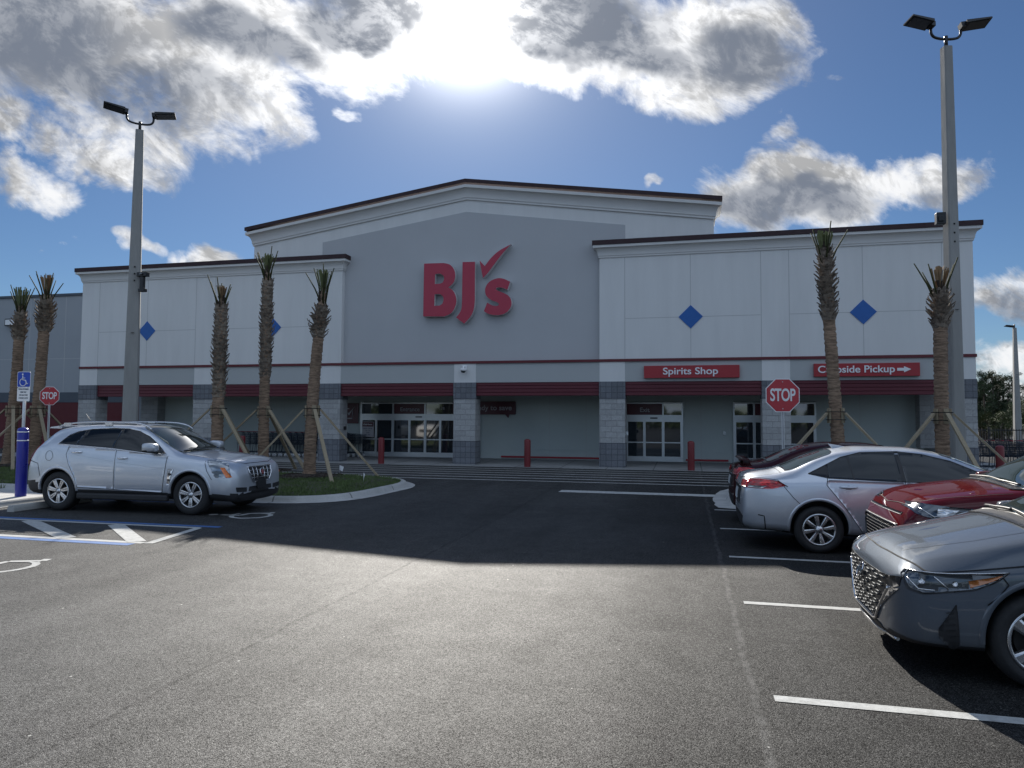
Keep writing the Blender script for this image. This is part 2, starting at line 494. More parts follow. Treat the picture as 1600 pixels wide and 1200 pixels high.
M = dict(
    asphalt=mat_asphalt(),
    stucco_white=mat('white_stucco', (0.71, 0.705, 0.69), 0.8, var=0.05, vscale=1.3, bump=0.15, bscale=90, dirt=0.14, stretch=(1.6, 1.6, 0.22)),
    stucco_trim=mat('trim_stucco', (0.68, 0.67, 0.65), 0.8, var=0.03, vscale=0.8, bump=0.12, bscale=90, dirt=0.12),
    stucco_grey=mat('grey_stucco', (0.47, 0.475, 0.485), 0.85, var=0.03, vscale=0.6, bump=0.15, bscale=90, dirt=0.10),
    stucco_mid=mat('pale_grey_stucco', (0.44, 0.455, 0.45), 0.85, var=0.03, vscale=0.6, bump=0.15, bscale=90),
    stucco_side=mat('side_stucco', (0.34, 0.36, 0.38), 0.85, var=0.03, vscale=0.6, bump=0.1, bscale=90, dirt=0.1),
    side_dark=mat('charcoal_stucco', (0.085, 0.10, 0.12), 0.85, var=0.05, vscale=0.6),
    side_red=mat('maroon_stucco', (0.110, 0.020, 0.024), 0.85, var=0.06, vscale=0.6, dirt=0.1),
    joint=mat('joint_sealant', (0.50, 0.50, 0.49), 0.8),
    maroon=mat('maroon_metal', (0.115, 0.019, 0.029), 0.45, var=0.05, vscale=1.2, spec=0.4),
    maroon_cap=mat('maroon_coping', (0.035, 0.014, 0.017), 0.7, var=0.05),
    band=mat('band_red', (0.12, 0.012, 0.018), 0.5, var=0.05),
    canopy_wall=mat('canopy_wall', (0.52, 0.57, 0.55), 0.8, var=0.04, vscale=0.7, bump=0.1, bscale=80, dirt=0.12),
    soffit=mat('soffit', (0.38, 0.39, 0.38), 0.8, var=0.04),
    blk_light=mat_block('split_face_block', (0.43, 0.43, 0.425), 0.4, 0.2, (0.30, 0.30, 0.30), 0.8),
    blk_dark=mat_block('dark_scored_block', (0.18, 0.19, 0.21), 0.2, 0.2, (0.085, 0.085, 0.095), 0.7, 0.0),
    blue=mat('blue_tile', (0.022, 0.12, 0.40), 0.45, var=0.06, vscale=3, spec=0.4),
    alu=mat('anodised_aluminium', (0.55, 0.57, 0.58), 0.35, metal=0.7, var=0.03),
    glass=mat('dark_glass', (0.030, 0.038, 0.046), 0.03, spec=1.0, coat=1.0),
    interior=mat('dark_interior', (0.02, 0.02, 0.022), 0.7),
    sign_red=mat('sign_red', (0.36, 0.022, 0.030), 0.42, var=0.03),
    logo_red=mat('logo_red', (0.44, 0.035, 0.070), 0.4, var=0.03),
    sign_dark=mat('sign_dark_red', (0.085, 0.012, 0.022), 0.35, var=0.03),
    sign_side=mat('sign_return', (0.62, 0.60, 0.60), 0.5),
    white_letter=mat('white_letter', (0.82, 0.82, 0.84), 0.4),
    grey_letter=mat('grey_letter', (0.42, 0.40, 0.42), 0.4),
    concrete=mat_concrete('pale_concrete', (0.44, 0.43, 0.41), 1.8),
    walkc=mat_concrete('walk_concrete', (0.27, 0.27, 0.265), 1.6),
    polec=mat('spun_concrete', (0.30, 0.295, 0.28), 0.8, var=0.12, vscale=1.8, bump=0.35, bscale=35, dirt=0.35, stretch=(2.5, 2.5, 0.5)),
    paint_white=mat('road_paint_white', (0.43, 0.43, 0.415), 0.85, var=0.20, vscale=16, bump=0.5, bscale=120, dirt=0.95),
    paint_blue=mat('road_paint_blue', (0.045, 0.13, 0.34), 0.7, var=0.16, vscale=7, bump=0.5, bscale=120, dirt=0.5),
    bollard_red=mat('bollard_red', (0.17, 0.016, 0.020), 0.4, var=0.06),
    bollard_blue=mat('bollard_blue', (0.015, 0.020, 0.27), 0.30, var=0.04, spec=0.6),
    black=mat('black_plastic', (0.015, 0.015, 0.017), 0.45, var=0.1),
    blackm=mat('black_metal', (0.02, 0.02, 0.022), 0.4, metal=0.3, var=0.1),
    trim_black=mat('textured_black_trim', (0.022, 0.022, 0.024), 0.62, var=0.12),
    galv=mat('galvanised_steel', (0.60, 0.61, 0.62), 0.42, metal=0.35, var=0.12, vscale=9),
    chrome=mat('chrome', (0.80, 0.80, 0.82), 0.07, metal=1.0),
    silverm=mat('alloy_silver', (0.60, 0.60, 0.61), 0.26, metal=0.9, var=0.04),
    darkchrome=mat('dark_chrome', (0.07, 0.075, 0.08), 0.45, metal=0.5, spec=0.3),
    darkalloy=mat('machined_dark_alloy', (0.05, 0.05, 0.055), 0.3, metal=0.6),
    rubber=mat('tyre_rubber', (0.018, 0.018, 0.019), 0.75, var=0.2, vscale=12, bump=0.3, bscale=60),
    brake=mat('brake_disc', (0.10, 0.095, 0.09), 0.5, metal=0.6),
    carglass=mat('tinted_car_glass', (0.006, 0.008, 0.010), 0.02, spec=0.5),
    windglass=mat('windscreen_glass', (0.022, 0.034, 0.034), 0.015, spec=0.95),
    sideglass=mat('light_car_glass', (0.016, 0.020, 0.024), 0.02, spec=0.5),
    seam=mat('panel_gap', (0.006, 0.006, 0.007), 0.9),
    lens=mat_lamp_lens('headlamp_lens', (0.10, 0.11, 0.12), (0.42, 0.44, 0.46), 10),
    lensdark=mat_lamp_lens('dark_headlamp_lens', (0.012, 0.015, 0.020), (0.10, 0.115, 0.135), 7),
    amber=mat('amber_lens', (0.85, 0.20, 0.03), 0.12, coat=1.0),
    amber_dim=mat('dull_amber_lens', (0.40, 0.13, 0.03), 0.12, coat=1.0),
    redlens=mat_lamp_lens('red_lamp_lens', (0.30, 0.006, 0.008), (0.62, 0.03, 0.03), 26),
    clearlens=mat_lamp_lens('clear_lamp_lens', (0.35, 0.36, 0.37), (0.8, 0.8, 0.8), 26),
    silver=mat_paint('silver_paint', (0.60, 0.63, 0.68), 0.65, 0.34, 0.10),
    silver2=mat_paint('light_silver_paint', (0.62, 0.65, 0.70), 0.60, 0.34, 0.10),
    redpaint=mat_paint('candy_red_paint', (0.085, 0.004, 0.006), 0.0, 0.6, 0.12, 0.8),
    maroonpaint=mat_paint('maroon_paint', (0.035, 0.006, 0.008), 0.0, 0.5, 0.1, 0.6),
    whitepaint=mat_paint('white_paint', (0.75, 0.75, 0.74), 0.0, 0.4),
    gunmetal=mat_paint('gunmetal_paint', (0.085, 0.100, 0.122), 0.15, 0.5, 0.12),
    timber=mat('pale_timber', (0.31, 0.25, 0.165), 0.75, var=0.16, vscale=5, bump=0.3, bscale=30, stretch=(6, 6, 1)),
    trunk=mat_trunk('palm_trunk', (0.33, 0.225, 0.15), (0.13, 0.085, 0.058)),
    boot=mat_trunk('palm_boot', (0.30, 0.245, 0.19), (0.095, 0.072, 0.056), 14),
    boot_end=mat('cut_leaf_base', (0.42, 0.38, 0.31), 0.85, var=0.2, vscale=12),
    stalk=mat('frond_stalk', (0.045, 0.050, 0.022), 0.75, var=0.25, vscale=8, spec=0.1),
    frond=mat('cut_frond_green', (0.145, 0.16, 0.075), 0.7, spec=0.15, var=0.35, vscale=9),
    frond_dry=mat('cut_frond_dry', (0.26, 0.17, 0.09), 0.8, var=0.3, vscale=9),
    fibre=mat('palm_fibre', (0.05, 0.035, 0.025), 0.95, var=0.3, vscale=20, bump=0.6, bscale=60),
    soil=mat('lawn_soil', (0.055, 0.050, 0.032), 0.95, var=0.3, vscale=5, bump=0.5, bscale=40),
    mulch=mat('mulch', (0.040, 0.028, 0.020), 0.95, var=0.4, vscale=18, bump=0.8, bscale=50),
    grass=mat('grass_blades', (0.085, 0.125, 0.035), 0.7, var=0.40, vscale=3.5),
    bark=mat('pine_bark', (0.075, 0.055, 0.042), 0.9, var=0.25, vscale=6),
    leaf=mat('pine_needles', (0.042, 0.062, 0.024), 0.75, var=0.45, vscale=0.9),
    leaf2=mat('shrub_leaves', (0.075, 0.095, 0.030), 0.75, var=0.45, vscale=0.9),
    cart=mat('cart_wire', (0.035, 0.045, 0.065), 0.35, metal=0.5, var=0.1),
    cartred=mat('cart_handle_red', (0.30, 0.03, 0.04), 0.45),
    stopred=mat('stop_sign_red', (0.45, 0.028, 0.040), 0.35, var=0.03),
    signwhite=mat('sign_white', (0.80, 0.80, 0.80), 0.35, var=0.03),
    signblue=mat('sign_blue', (0.012, 0.060, 0.42), 0.35, var=0.03),
    signtext=mat('sign_text', (0.06, 0.08, 0.12), 0.5),
    plate=mat('licence_plate', (0.60, 0.62, 0.62), 0.4, var=0.06),
    roofm=mat('roof_membrane', (0.45, 0.45, 0.44), 0.8, var=0.1),
    fabric=mat('seat_fabric', (0.06, 0.06, 0.065), 0.9),
    rope=mat('strap_wire', (0.02, 0.018, 0.016), 0.8),
)


# ------------------------------------------------------------------ mesh helpers
class MB:
    def __init__(s):
        s.v, s.f, s.m, s.sm = [], [], [], []

    def add(s, vs, fs, m=0, smooth=False):
        o = len(s.v)
        s.v += [tuple(v) for v in vs]
        for f in fs:
            s.f.append(tuple(o + i for i in f))
            s.m.append(m)
            s.sm.append(smooth)
        return s

    def box(s, a, b, m=0):
        x0, y0, z0 = a
        x1, y1, z1 = b
        return s.add([(x0, y0, z0), (x1, y0, z0), (x1, y1, z0), (x0, y1, z0), (x0, y0, z1), (x1, y0, z1), (x1, y1, z1), (x0, y1, z1)],
                     [(0, 3, 2, 1), (4, 5, 6, 7), (0, 1, 5, 4), (1, 2, 6, 5), (2, 3, 7, 6), (3, 0, 4, 7)], m)

    def rbox(s, c, size, rot=None, m=0):
        """box with centre, size and a rotation matrix"""
        hx, hy, hz = size[0] / 2, size[1] / 2, size[2] / 2
        vs = [Vector((x, y, z)) for z in (-hz, hz) for x, y in ((-hx, -hy), (hx, -hy), (hx, hy), (-hx, hy))]
        if rot is not None:
            vs = [rot @ v for v in vs]
        vs = [v + Vector(c) for v in vs]
        return s.add(vs, [(0, 3, 2, 1), (4, 5, 6, 7), (0, 1, 5, 4), (1, 2, 6, 5), (2, 3, 7, 6), (3, 0, 4, 7)], m)

    def beam(s, a, b, w, h, m=0, up=(0, 0, 1)):
        a, b = Vector(a), Vector(b)
        d = (b - a).normalized()
        x = d.cross(Vector(up))
        if x.length < 1e-4:
            x = Vector((1, 0, 0))
        x.normalize()
        y = x.cross(d)
        vs = []
        for p in (a, b):
            for sx, sy in ((-1, -1), (1, -1), (1, 1), (-1, 1)):
                vs.append(p + x * sx * w / 2 + y * sy * h / 2)
        return s.add(vs, [(0, 3, 2, 1), (4, 5, 6, 7), (0, 1, 5, 4), (1, 2, 6, 5), (2, 3, 7, 6), (3, 0, 4, 7)], m)

    def tube(s, pts, rad, n=8, m=0, smooth=True, cap=True):
        pts = [Vector(p) for p in pts]
        rs = rad if isinstance(rad, (list, tuple)) else [rad] * len(pts)
        vs, fs = [], []
        prev = None
        for i, p in enumerate(pts):
            d = (pts[min(i + 1, len(pts) - 1)] - pts[max(i - 1, 0)])
            d = d.normalized() if d.length > 1e-9 else Vector((0, 0, 1))
            if prev is None:
                x = d.orthogonal().normalized()
            else:
                x = prev - d * prev.dot(d)
                x = x.normalized() if x.length > 1e-6 else d.orthogonal().normalized()
            prev = x
            y = d.cross(x)
            for k in range(n):
                a = 2 * PI * k / n
                vs.append(p + (x * math.cos(a) + y * math.sin(a)) * rs[i])
        for i in range(len(pts) - 1):
            for k in range(n):
                k2 = (k + 1) % n
                fs.append((i * n + k, i * n + k2, (i + 1) * n + k2, (i + 1) * n + k))
        s.add(vs, fs, m, smooth)
        if cap:
            o = len(s.v) - len(vs)
            s.f.append(tuple(o + k for k in reversed(range(n))))
            s.f.append(tuple(o + (len(pts) - 1) * n + k for k in range(n)))
            s.m += [m, m]
            s.sm += [False, False]
        return s

    def lathe(s, prof, n=24, m=0, c=(0, 0, 0), axis='z', smooth=True):
        """prof: list of (r, h)"""
        vs, fs = [], []
        for r, h in prof:
            for k in range(n):
                a = 2 * PI * k / n
                x, y = r * math.cos(a), r * math.sin(a)
                if axis == 'z':
                    vs.append((c[0] + x, c[1] + y, c[2] + h))
                elif axis == 'y':
                    vs.append((c[0] + x, c[1] + h, c[2] + y))
                else:
                    vs.append((c[0] + h, c[1] + x, c[2] + y))
        for i in range(len(prof) - 1):
            for k in range(n):
                k2 = (k + 1) % n
                q = (i * n + k, i * n + k2, (i + 1) * n + k2, (i + 1) * n + k)
                fs.append(q if axis != 'y' else q[::-1])
        return s.add(vs, fs, m, smooth)

    def prism(s, poly, y0, y1, m=0, plane='xz', ms=None):
        """extrude a 2D polygon (any shape) between two depths"""
        from mathutils.geometry import tessellate_polygon
        n = len(poly)

        def P(a, b, d):
            return (a, d, b) if plane == 'xz' else ((a, b, d) if plane == 'xy' else (d, a, b))
        tris = tessellate_polygon([[Vector((a, b, 0)) for a, b in poly]])
        s.add([P(a, b, y0) for a, b in poly], [tuple(t) for t in tris], m)
        s.add([P(a, b, y1) for a, b in poly], [tuple(t)[::-1] for t in tris], m)
        vs = [P(a, b, y0) for a, b in poly] + [P(a, b, y1) for a, b in poly]
        s.add(vs, [(i, (i + 1) % n, n + (i + 1) % n, n + i) for i in range(n)], m if ms is None else ms)
        return s

    def build(s, name, mats, parent=None, world=False, loc=None, fix=True):
        me = bpy.data.meshes.new(name)
        off = Vector((0, 0, 0))
        if world and parent is not None:
            q = parent
            while q is not None:
                off -= q.location
                q = q.parent
        me.from_pydata([tuple(Vector(v) + off) for v in s.v], [], s.f)
        for mm in (mats if isinstance(mats, (list, tuple)) else [mats]):
            me.materials.append(mm)
        me.polygons.foreach_set('material_index', s.m)
        me.polygons.foreach_set('use_smooth', s.sm)
        if fix:
            bm = bmesh.new()
            bm.from_mesh(me)
            bmesh.ops.recalc_face_normals(bm, faces=bm.faces)
            bm.to_mesh(me)
            bm.free()
        me.update()
        o = bpy.data.objects.new(name, me)
        COL.objects.link(o)
        if parent is not None:
            o.parent = parent
        if loc is not None:
            o.location = loc
        return o


def tag(o, label=None, cat=None, group=None, kind=None):
    if label:
        o['label'] = label
    if cat:
        o['category'] = cat
    if group:
        o['group'] = group
    if kind:
        o['kind'] = kind
    return o


def thing(name, label, cat, loc=(0, 0, 0), rz=0.0, group=None):
    o = bpy.data.objects.new(name, None)
    COL.objects.link(o)
    o.location = loc
    o.rotation_euler = (0, 0, rz)
    o.empty_display_size = 0.3
    return tag(o, label, cat, group)


def copy_tree(o, parent=None):
    c = o.copy()
    COL.objects.link(c)
    if parent is not None:
        c.parent = parent
    for ch in list(o.children):
        copy_tree(ch, c)
    return c


def bevel(o, w=0.01, seg=2):
    b = o.modifiers.new('bevel', 'BEVEL')
    b.width = w
    b.segments = seg
    b.limit_method = 'ANGLE'
    return o


def text_mb(txt, size, depth, plane_pos, bold=0.0, xs=1.0, align='CENTER', rz=0.0, up=True, spacing=1.0, fitw=None):
    """letters as mesh: local x to the right, z up, facing -Y (the camera side); returns MB"""
    cu_ = bpy.data.curves.new('txt', 'FONT')
    cu_.body = txt
    cu_.size = size
    cu_.extrude = depth / 2
    cu_.offset = bold
    cu_.align_x = align
    cu_.align_y = 'CENTER'
    cu_.space_character = spacing
    o = bpy.data.objects.new('txt', cu_)
    COL.objects.link(o)
    dg = bpy.context.evaluated_depsgraph_get()
    me = bpy.data.meshes.new_from_object(o.evaluated_get(dg))
    mb = MB()
    ca, sa = math.cos(rz), math.sin(rz)
    px_, py_, pz_ = plane_pos
    if fitw:
        lo, hi = min(v.co.x for v in me.vertices), max(v.co.x for v in me.vertices)
        xs = fitw / (hi - lo)
        px_ -= (lo + hi) / 2 * xs
    vs = []
    for v in me.vertices:
        x, z, y = v.co.x * xs, v.co.y, -v.co.z
        vs.append((px_ + x * ca - y * sa, py_ + x * sa + y * ca, pz_ + z))
    mb.add(vs, [tuple(p.vertices) for p in me.polygons])
    bpy.data.objects.remove(o)
    bpy.data.curves.remove(cu_)
    bpy.data.meshes.remove(me)
    return mb


def smooth_poly(pts, closed=True, n=5):
    out = []
    N = len(pts)
    rng = range(N if closed else N - 1)
    for i in rng:
        p0, p1, p2, p3 = (pts[(i - 1) % N] if closed or i > 0 else pts[0]), pts[i], pts[(i + 1) % N], (pts[(i + 2) % N] if closed or i + 2 < N else pts[-1])
        for k in range(n):
            t = k / n
            out.append(tuple(0.5 * (2 * b + (c - a) * t + (2 * a - 5 * b + 4 * c - d) * t * t + (-a + 3 * b - 3 * c + d) * t ** 3)
                             for a, b, c, d in zip(p0, p1, p2, p3)))
    if not closed:
        out.append(tuple(pts[-1]))
    return out


def rnd(poly, r, n=4):
    """round every corner of a polygon"""
    out = []
    N = len(poly)
    for i in range(N):
        p, a, b = Vector(poly[i]), Vector(poly[i - 1]), Vector(poly[(i + 1) % N])
        da, db = a - p, b - p
        ra = min(r, da.length * 0.45)
        rb = min(r, db.length * 0.45)
        A, B = p + da.normalized() * ra, p + db.normalized() * rb
        for k in range(n + 1):
            t = k / n
            out.append(tuple(A * (1 - t) ** 2 + p * 2 * t * (1 - t) + B * t * t))
    return out
LOGO = {'B':[(-9.686,7.747),(-8.897,7.732),(-8.853,7.722),(-8.789,7.709),(-8.719,7.691),(-8.659,7.664),(-8.608,7.627),(-8.561,7.581),(-8.519,7.531),(-8.486,7.478),(-8.461,7.423),(-8.445,7.364),(-8.435,7.303),(-8.432,7.241),(-8.434,7.175),(-8.443,7.107),(-8.46,7.041),(-8.488,6.98),(-8.535,6.923),(-8.598,6.868),(-8.659,6.822),(-8.701,6.789),(-8.663,6.768),(-8.608,6.737),(-8.549,6.697),(-8.499,6.647),(-8.459,6.581),(-8.422,6.503),(-8.394,6.419),(-8.378,6.337),(-8.377,6.257),(-8.388,6.174),(-8.408,6.093),(-8.433,6.021),(-8.464,5.956),(-8.5,5.897),(-8.544,5.844),(-8.593,5.799),(-8.659,5.762),(-8.736,5.733),(-8.809,5.71),(-8.859,5.694),(-9.697,5.718)],'B1':[(-9.229,7.325),(-9.042,7.338),(-9.015,7.322),(-8.976,7.3),(-8.936,7.274),(-8.907,7.246),(-8.89,7.218),(-8.879,7.188),(-8.875,7.156),(-8.876,7.124),(-8.882,7.089),(-8.895,7.052),(-8.913,7.018),(-8.934,6.991),(-8.962,6.972),(-8.997,6.96),(-9.03,6.952),(-9.052,6.946),(-9.24,6.946)],'B2':[(-9.242,6.553),(-9.033,6.552),(-9.011,6.537),(-8.978,6.516),(-8.945,6.49),(-8.92,6.463),(-8.905,6.434),(-8.894,6.402),(-8.889,6.369),(-8.889,6.334),(-8.894,6.295),(-8.905,6.252),(-8.92,6.212),(-8.939,6.179),(-8.967,6.154),(-9.001,6.136),(-9.035,6.122),(-9.057,6.112),(-9.252,6.111)],'J':[(-8.149,7.733),(-7.658,7.724),(-7.652,6.277),(-7.656,6.22),(-7.662,6.137),(-7.671,6.045),(-7.685,5.962),(-7.705,5.89),(-7.728,5.821),(-7.759,5.753),(-7.799,5.684),(-7.86,5.606),(-7.937,5.523),(-8.009,5.448),(-8.06,5.396),(-8.385,5.645),(-8.359,5.673),(-8.321,5.713),(-8.28,5.759),(-8.247,5.803),(-8.223,5.844),(-8.204,5.885),(-8.188,5.928),(-8.175,5.977),(-8.166,6.04),(-8.161,6.111),(-8.158,6.178),(-8.156,6.224)],'K':[(-7.483,7.765),(-7.278,7.544),(-7.235,7.6),(-7.173,7.68),(-7.101,7.769),(-7.027,7.849),(-6.954,7.918),(-6.877,7.984),(-6.795,8.047),(-6.705,8.107),(-6.595,8.166),(-6.471,8.224),(-6.356,8.274),(-6.277,8.309),(-6.327,8.26),(-6.399,8.19),(-6.481,8.108),(-6.561,8.022),(-6.64,7.931),(-6.723,7.83),(-6.804,7.728),(-6.881,7.631),(-6.953,7.539),(-7.021,7.449),(-7.085,7.365),(-7.146,7.291),(-7.205,7.226),(-7.263,7.169),(-7.312,7.122),(-7.347,7.089)],'S':[(-6.297,6.913),(-6.343,6.937),(-6.41,6.972),(-6.484,7.008),(-6.554,7.035),(-6.617,7.051),(-6.678,7.062),(-6.74,7.065),(-6.805,7.059),(-6.878,7.043),(-6.955,7.018),(-7.029,6.985),(-7.092,6.945),(-7.145,6.896),(-7.191,6.839),(-7.226,6.776),(-7.249,6.712),(-7.259,6.645),(-7.256,6.572),(-7.243,6.501),(-7.218,6.438),(-7.18,6.383),(-7.128,6.335),(-7.071,6.292),(-7.015,6.255),(-6.958,6.226),(-6.899,6.203),(-6.843,6.184),(-6.799,6.164),(-6.766,6.145),(-6.741,6.127),(-6.725,6.109),(-6.719,6.092),(-6.724,6.072),(-6.738,6.052),(-6.761,6.035),(-6.79,6.024),(-6.829,6.023),(-6.876,6.027),(-6.927,6.037),(-6.977,6.051),(-7.03,6.076),(-7.087,6.109),(-7.137,6.141),(-7.173,6.163),(-7.3,5.845),(-7.264,5.822),(-7.212,5.788),(-7.151,5.754),(-7.083,5.726),(-7.006,5.707),(-6.919,5.691),(-6.83,5.682),(-6.745,5.682),(-6.663,5.691),(-6.582,5.709),(-6.505,5.736),(-6.439,5.77),(-6.382,5.814),(-6.332,5.869),(-6.292,5.928),(-6.263,5.987),(-6.246,6.047),(-6.241,6.11),(-6.245,6.173),(-6.257,6.23),(-6.276,6.28),(-6.302,6.326),(-6.337,6.368),(-6.379,6.408),(-6.433,6.444),(-6.497,6.478),(-6.564,6.508),(-6.622,6.535),(-6.673,6.558),(-6.721,6.577),(-6.762,6.594),(-6.795,6.611),(-6.818,6.63),(-6.833,6.649),(-6.84,6.667),(-6.838,6.683),(-6.828,6.696),(-6.809,6.708),(-6.783,6.717),(-6.753,6.721),(-6.717,6.72),(-6.676,6.715),(-6.632,6.706),(-6.588,6.694),(-6.538,6.677),(-6.484,6.654),(-6.436,6.632),(-6.402,6.617)]}

def gz(y):
    """height of the lot: level, then rising gently to the flush sidewalk"""
    if y < 14:
        return 0.0
    if y < 25:
        return 0.0127 * (y - 14)
    return 0.14 + min(y - 25, 6) * 0.022


# ------------------------------------------------------------------ ground
mb = MB()
ys = [-900, -120, -30, 0, 6, 14, 24.7, 60, 900]
zsg = [0, 0, 0, 0, 0, 0, gz(24.7), gz(24.7), gz(24.7)]
xs = [-900, -60, -20, 0, 20, 60, 900]
vs = [(x, y, z) for y, z in zip(ys, zsg) for x in xs]
fs = [(j * 7 + i, j * 7 + i + 1, (j + 1) * 7 + i + 1, (j + 1) * 7 + i) for j in range(8) for i in range(6)]
mb.add(vs, fs)
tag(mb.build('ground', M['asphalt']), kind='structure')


def sheet(mb, quad, dz=0.004, m=0):
    n = len(quad)
    mb.add([(x, y, gz(y) + dz) for x, y in quad], [tuple(range(n))], m)


def line_strip(mb, x0, y0, x1, y1, w, dz=0.004, m=0):
    a, b = Vector((x0, y0)), Vector((x1, y1))
    d = (b - a)
    L = d.length
    d.normalize()
    nrm = Vector((-d.y, d.x)) * w / 2
    k = max(1, int(L / 2.0))
    for i in range(k):
        p, q = a + d * L * i / k, a + d * L * (i + 1) / k
        sheet(mb, [tuple(p - nrm), tuple(q - nrm), tuple(q + nrm), tuple(p + nrm)], dz, m)


# painted markings
mb = MB()
for y in (-2.58, -0.06, 2.46, 4.98, 7.50, 9.98, 12.55, 15.05):
    line_strip(mb, 0.54, y, 6.2, y - 0.01, 0.105)
line_strip(mb, 6.2, -3, 6.2, 14.9, 0.105, 0.008)
tag(mb.build('parking_stall_marking', M['paint_white']), kind='structure')
mb = MB()
for i, y in enumerate((23.95, 23.15, 22.35, 21.55, 20.75, 19.95)):
    line_strip(mb, -24, y, 2.6 + 0.3 * i, y, 0.13)
tag(mb.build('crosswalk_marking', M['paint_white']), kind='structure')
mb = MB()
line_strip(mb, -3.05, 17.62, 0.98, 17.55, 0.46)
tag(mb.build('stop_line_marking', M['paint_white']), kind='structure')
mb = MB()
line_strip(mb, -13.0, 10.20, -7.72, 10.24, 0.11, 0.004)
line_strip(mb, -13.0, 8.78, -7.55, 8.80, 0.13, 0.004)
line_strip(mb, -7.72, 10.20, -7.44, 8.76, 0.13, 0.007)
for xa, xb in ((-11.06, -8.92), (-9.28, -7.70), (-12.9, -10.9)):
    line_strip(mb, xa, 10.16, xb, 8.84, 0.24, 0.007)
tag(mb.build('access_aisle_marking', M['paint_white']), kind='structure')
mb = MB()
line_strip(mb, -13.0, 10.34, -7.45, 10.40, 0.13)
line_strip(mb, -13.0, 8.62, -7.62, 8.64, 0.16)
line_strip(mb, -13.0, 5.05, -7.5, 5.07, 0.13)
line_strip(mb, -13.0, 13.2, -9.6, 13.2, 0.10)
tag(mb.build('accessible_stall_marking', M['paint_blue']), kind='structure')


def isa_strokes():
    """wheelchair symbol in unit coordinates: strokes (points, width)"""
    ring = [(0.02 + 0.30 * math.cos(R(a)), -0.22 + 0.30 * math.sin(R(a))) for a in range(105, 371, 12)]
    return [(ring, 0.075), ([(-0.02, 0.30), (0.0, -0.03), (0.25, -0.05), (0.37, -0.36), (0.48, -0.32)], 0.085), ([(0.0, 0.13), (0.22, 0.12)], 0.07)]


def symbol(cx, cy, s, rot, name):
    mb = MB()
    c, sn = math.cos(rot), math.sin(rot)
    k = 0
    for pts, w in isa_strokes():
        P = [(cx + s * (x * c - y * sn), cy + s * (x * sn + y * c)) for x, y in pts]
        for a, b in zip(P[:-1], P[1:]):
            line_strip(mb, a[0], a[1], b[0], b[1], w * s, 0.004 + 0.0006 * (k % 5))
            k += 1
    disc = [(cx + s * ((-0.05 + 0.075 * math.cos(t)) * c - (0.42 + 0.075 * math.sin(t)) * sn),
             cy + s * ((-0.05 + 0.075 * math.cos(t)) * sn + (0.42 + 0.075 * math.sin(t)) * c)) for t in [i * PI / 7 for i in range(14)]]
    sheet(mb, disc, 0.009)
    tag(mb.build(name, M['paint_white']), kind='structure')


symbol(-8.2, 6.93, 1.15, R(90), 'wheelchair_symbol_marking')
symbol(-8.05, 11.75, 1.15, R(90), 'wheelchair_symbol_marking')

# ------------------------------------------------------------------ sidewalk, walkway, islands
mb = MB()
x0, x1 = -30, 60
for a, b in ((24.7, 25.0), (25.0, 31.0)):
    za, zb = gz(a) + 0.006, gz(b) + 0.006
    mb.add([(x0, a, za), (x1, a, za), (x1, b, zb), (x0, b, zb)], [(0, 1, 2, 3)])
mb.add([(x0, 24.7, gz(24.7) - 0.3), (x1, 24.7, gz(24.7) - 0.3), (x1, 24.7, gz(24.7) + 0.006), (x0, 24.7, gz(24.7) + 0.006)], [(0, 1, 2, 3)])
tag(mb.build('sidewalk', M['walkc']), kind='structure')


def curbed(outline, name, top_w=0.16, h=0.13, gutter=0.0):
    """kerb ring following an outline (counter-clockwise), rounded top, with an optional flat gutter pan outside"""
    mb = MB()
    n = len(outline)

    def off(d):
        res = []
        for i in range(n):
            p, a, b = Vector(outline[i]), Vector(outline[i - 1]), Vector(outline[(i + 1) % n])
            t = ((p - a).normalized() + (b - p).normalized()).normalized()
            nr = Vector((t.y, -t.x))
            res.append(p + nr * d)
        return res
    prof = [(gutter, 0.012), (0.02, 0.022), (0.0, h * 0.55), (-0.03, h * 0.93), (-0.06, h), (-top_w, h), (-top_w, h - 0.05)]
    rings = []
    for d, z in prof:
        rings.append([(p.x, p.y, gz(p.y) + z) for p in off(d)])
    vs = [v for r_ in rings for v in r_]
    fs = []
    for j in range(len(prof) - 1):
        for i in range(n):
            fs.append((j * n + i, j * n + (i + 1) % n, (j + 1) * n + (i + 1) % n, (j + 1) * n + i))
    mb.add(vs, fs, 0, True)
    tag(mb.build(name, M['concrete']), kind='structure')
    return off(-top_w)


def fill(outline, name, m, dz, kind='structure', bumpy=0.0):
    mb = MB()
    bm = bmesh.new()
    vv = [bm.verts.new((p[0], p[1], 0)) for p in outline]
    bm.faces.new(vv)
    xs_ = [p[0] for p in outline]
    ys_ = [p[1] for p in outline]
    for ax, lo, hi in ((0, min(xs_), max(xs_)), (1, min(ys_), max(ys_))):
        k = lo + 0.5
        while k < hi:
            co = (k, 0, 0) if ax == 0 else (0, k, 0)
            no = (1, 0, 0) if ax == 0 else (0, 1, 0)
            bmesh.ops.bisect_plane(bm, geom=bm.verts[:] + bm.edges[:] + bm.faces[:], plane_co=co, plane_no=no)
            k += 0.5
    rnd_ = random.Random(5)
    for v in bm.verts:
        inner = not v.is_boundary
        v.co.z = gz(v.co.y) + dz + (rnd_.uniform(0, bumpy) if inner else 0)
    me = bpy.data.meshes.new(name)
    bm.to_mesh(me)
    bm.free()
    me.materials.append(m)
    for p_ in me.polygons:
        p_.use_smooth = True
    o = bpy.data.objects.new(name, me)
    COL.objects.link(o)
    return tag(o, kind=kind)


